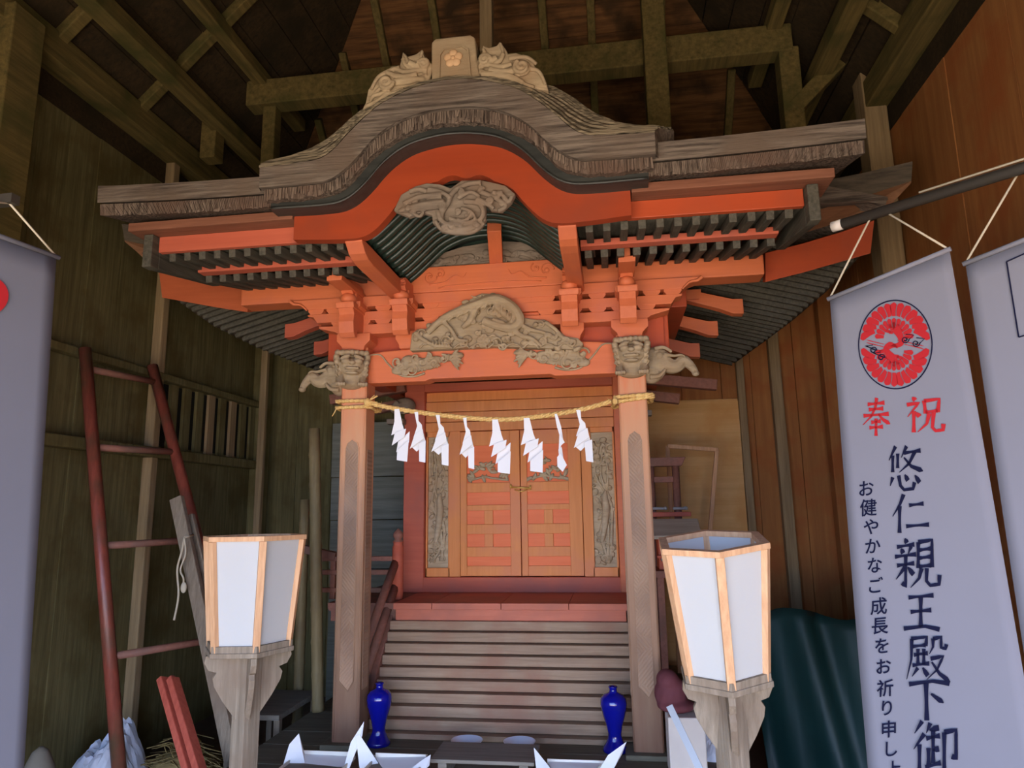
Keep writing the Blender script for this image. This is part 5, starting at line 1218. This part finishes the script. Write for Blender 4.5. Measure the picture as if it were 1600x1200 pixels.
for ch, px, py in small:
    cu = bpy.data.curves.new('c', 'FONT'); cu.body = ch; cu.align_x = 'CENTER'; cu.align_y = 'CENTER'; cu.offset = 0.012; cu.extrude = 0.02; cu.size = 1
    to = bpy.data.objects.new('c', cu); COL.objects.link(to); dg = bpy.context.evaluated_depsgraph_get(); me = bpy.data.meshes.new_from_object(to.evaluated_get(dg))
    bpy.data.objects.remove(to); c = onb(px, py); eu = (onb(px+13, py)-onb(px-13, py)); ev = (onb(px, py-13)-onb(px, py+13))
    xs_ = [v.co.x for v in me.vertices]; ys_ = [v.co.y for v in me.vertices]
    if xs_:
        mxc, myc = (min(xs_)+max(xs_))/2, (min(ys_)+max(ys_))/2; sc_ = 1/.92; off = Vector(BASE[b1.name])
        if ch in 'おやかなごをりし': sc_ *= .95
        for v in me.vertices:
            a, b, h = (v.co.x-mxc)*sc_, (v.co.y-myc)*sc_, v.co.z
            v.co = c+eu*a*.96+ev*(b+.08*a)+nrm*(.001+h*.01)-off
    me.materials.clear(); me.materials.append(INKB); me.name = 'small_character'
    o = bpy.data.objects.new('small_character', me); COL.objects.link(o); o.parent = b1
# crane crest: dark ring, two red cranes wing to wing, cloud scrolls between
EC = onb(1397, 538); eu = (onb(1455, 538)-onb(1339, 538))/2; ev = (onb(1397, 468)-onb(1397, 608))/2
def ep(u, v, h=.0012): return EC+eu*u+ev*v+nrm*h
m = MB(); nn = 64
m.grid([[ep(r*math.cos(2*math.pi*i/nn), r*math.sin(2*math.pi*i/nn), hh) for i in range(nn+1)] for r, hh in ((.972, .0004), (.972, .0014), (1.0, .0014), (1.0, .0004))], False); m.build('crest_ring', INKB, b1)
m = MB()
def petal(m, u0, v0, u1, v1, w, h=.0014, k=8, bend=0):
    d = Vector((u1-u0, v1-v0)); nr = Vector((-d.y, d.x)).normalized(); A = []; Bq = []
    for i in range(k+1):
        t = i/k; q = Vector((u0, v0))+d*t+nr*bend*math.sin(math.pi*t); ww = w*(.45+.55*t)*math.sqrt(max(.02, 1-max(0, (t-.7)/.3)**2))
        A.append(q+nr*ww/2); Bq.append(q-nr*ww/2)
    m.grid([[ep(q.x, q.y, h) for q in A], [ep(q.x, q.y, h) for q in Bq]], False)
for side in (1, -1):
    # upper crane (side 1) fills the top half, lower crane the bottom
    S_ = lambda u, v: (u, v) if side == 1 else (-u*.98, -v)
    NF = 13
    for i in range(NF):       # flight feathers, swept outwards to the sides
        a = 19+142*i/(NF-1); bb = 90+(a-90)*1.16; a, bb = math.radians(a), math.radians(bb)
        petal(m, *S_(math.cos(a)*.56, math.sin(a)*.50+.13), *S_(math.cos(bb)*.94, math.sin(bb)*.94), .205, bend=.025*(1 if i < NF/2 else -1))
    for i in range(11):
        a = 10+160*i/10; a = math.radians(a)
        petal(m, *S_(math.cos(a)*.28, math.sin(a)*.26+.12), *S_(math.cos(a)*.53, math.sin(a)*.49+.10), .130)
    for r_, nk_, w_ in ((.14, 5, .10), (.05, 3, .10)):
        for i in range(nk_):
            a = math.radians(20+140*i/(nk_-1)); petal(m, *S_(math.cos(a)*r_*.6, math.sin(a)*r_*.6+.24), *S_(math.cos(a)*(r_+.10), math.sin(a)*(r_+.14)+.22), w_)
    nk = [(.02, .36), (.16, .20), (.20, .04), (.10, -.02), (-.02, -.04), (-.14, -.10)] if side == 1 else [(-.02, .34), (.14, .22), (.22, .10), (.12, .0), (.0, .02), (-.10, .08)]
    PQ = catmull([Vector((*S_(u, v), 0)) for u, v in nk], 5); A = []; Bq = []
    for i, q in enumerate(PQ):
        tg = (PQ[min(i+1, len(PQ)-1)]-PQ[max(i-1, 0)]).normalized(); nr = Vector((-tg.y, tg.x, 0)); ww = .16*(1-i/(len(PQ)-1))+.04
        A.append(q+nr*ww/2); Bq.append(q-nr*ww/2)
    m.grid([[ep(q.x, q.y, .0015) for q in A], [ep(q.x, q.y, .0015) for q in Bq]], False)
    petal(m, *S_(-.10, -.08), *S_(-.42, -.16), .04)
    for dv in (0, .06): petal(m, *S_(.28, .06-dv), *S_(.78, -.04-dv), .025)
m.build('crane_crest', INKR, b1)
for (u, v, r, s_) in ((-.56, -.14, .10, 1), (-.34, -.30, .10, 1), (.30, .10, .10, -1), (.58, .02, .10, -1)):
    m = MB(); P = []
    for i in range(26):
        t = i/25; a = s_*t*9; q = r*(1-.8*t); P.append(ep(u+q*math.cos(a), v+q*math.sin(a)*.8, .0024))
    m.tube(P, .0018, 4); m.tube([ep(u+r, v, .0018), ep(u+s_*.22*-1, v+.10, .0018), ep(u-s_*.02, v+.12, .0024)], .0018, 4)
    m.build('cloud_line', INKB, b1)
# far right banner, mostly out of sight
p1 = p0+nrm*-.03
b2, n2, C2 = banner('plain white banner with thin black outline, cut off at the far right edge', p1, pd, (1508, 412), (1760, 312), (1640, 1290), (1960, 1290), 'white banners in the hall')
o2 = lambda x, y: aP(x, y, p1, n2)+n2*.002
m = MB(); fr = [o2(1660, 370), o2(1573, 409), o2(1592, 527), o2(1680, 500)]
for a, b in zip(fr, fr[1:]): m.bar(a, b, .0035, .002, n2)
m.build('outline_mark', INKB, b2)
cord(b2, C2[0], o2(1600, 256)); cord(b2, C2[1], o2(1660, 240))
# left banner
pl = Vector((-1.12, -1.75, 1.9)); dl_ = Vector((.35, .94, 0)).normalized()
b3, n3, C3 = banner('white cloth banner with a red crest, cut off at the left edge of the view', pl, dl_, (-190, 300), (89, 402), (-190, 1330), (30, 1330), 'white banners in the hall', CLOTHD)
o3 = lambda x, y: aP(x, y, pl, n3)+n3*.003
m = MB(); cc = o3(-32, 462); ru = (o3(14, 462)-o3(-78, 462))/2; rv = (o3(-32, 428)-o3(-32, 498))/2
m.add([cc+ru*math.cos(2*math.pi*i/40)+rv*math.sin(2*math.pi*i/40) for i in range(40)], [tuple(range(40))]); m.build('red_crest', INKR, b3)
cord(b3, C3[1], o3(14, 318)); cord(b3, C3[0], o3(14, 318))
m = MB(); hook = o3(14, 318); m.bar(hook+Vector((-.9, .05, .012)), hook+Vector((.02, .0, .012)), .03, .03)
tag(m.build('banner_pole', DARKM), 'dark short pole holding the left banner, fixed to the big left post', 'pole')
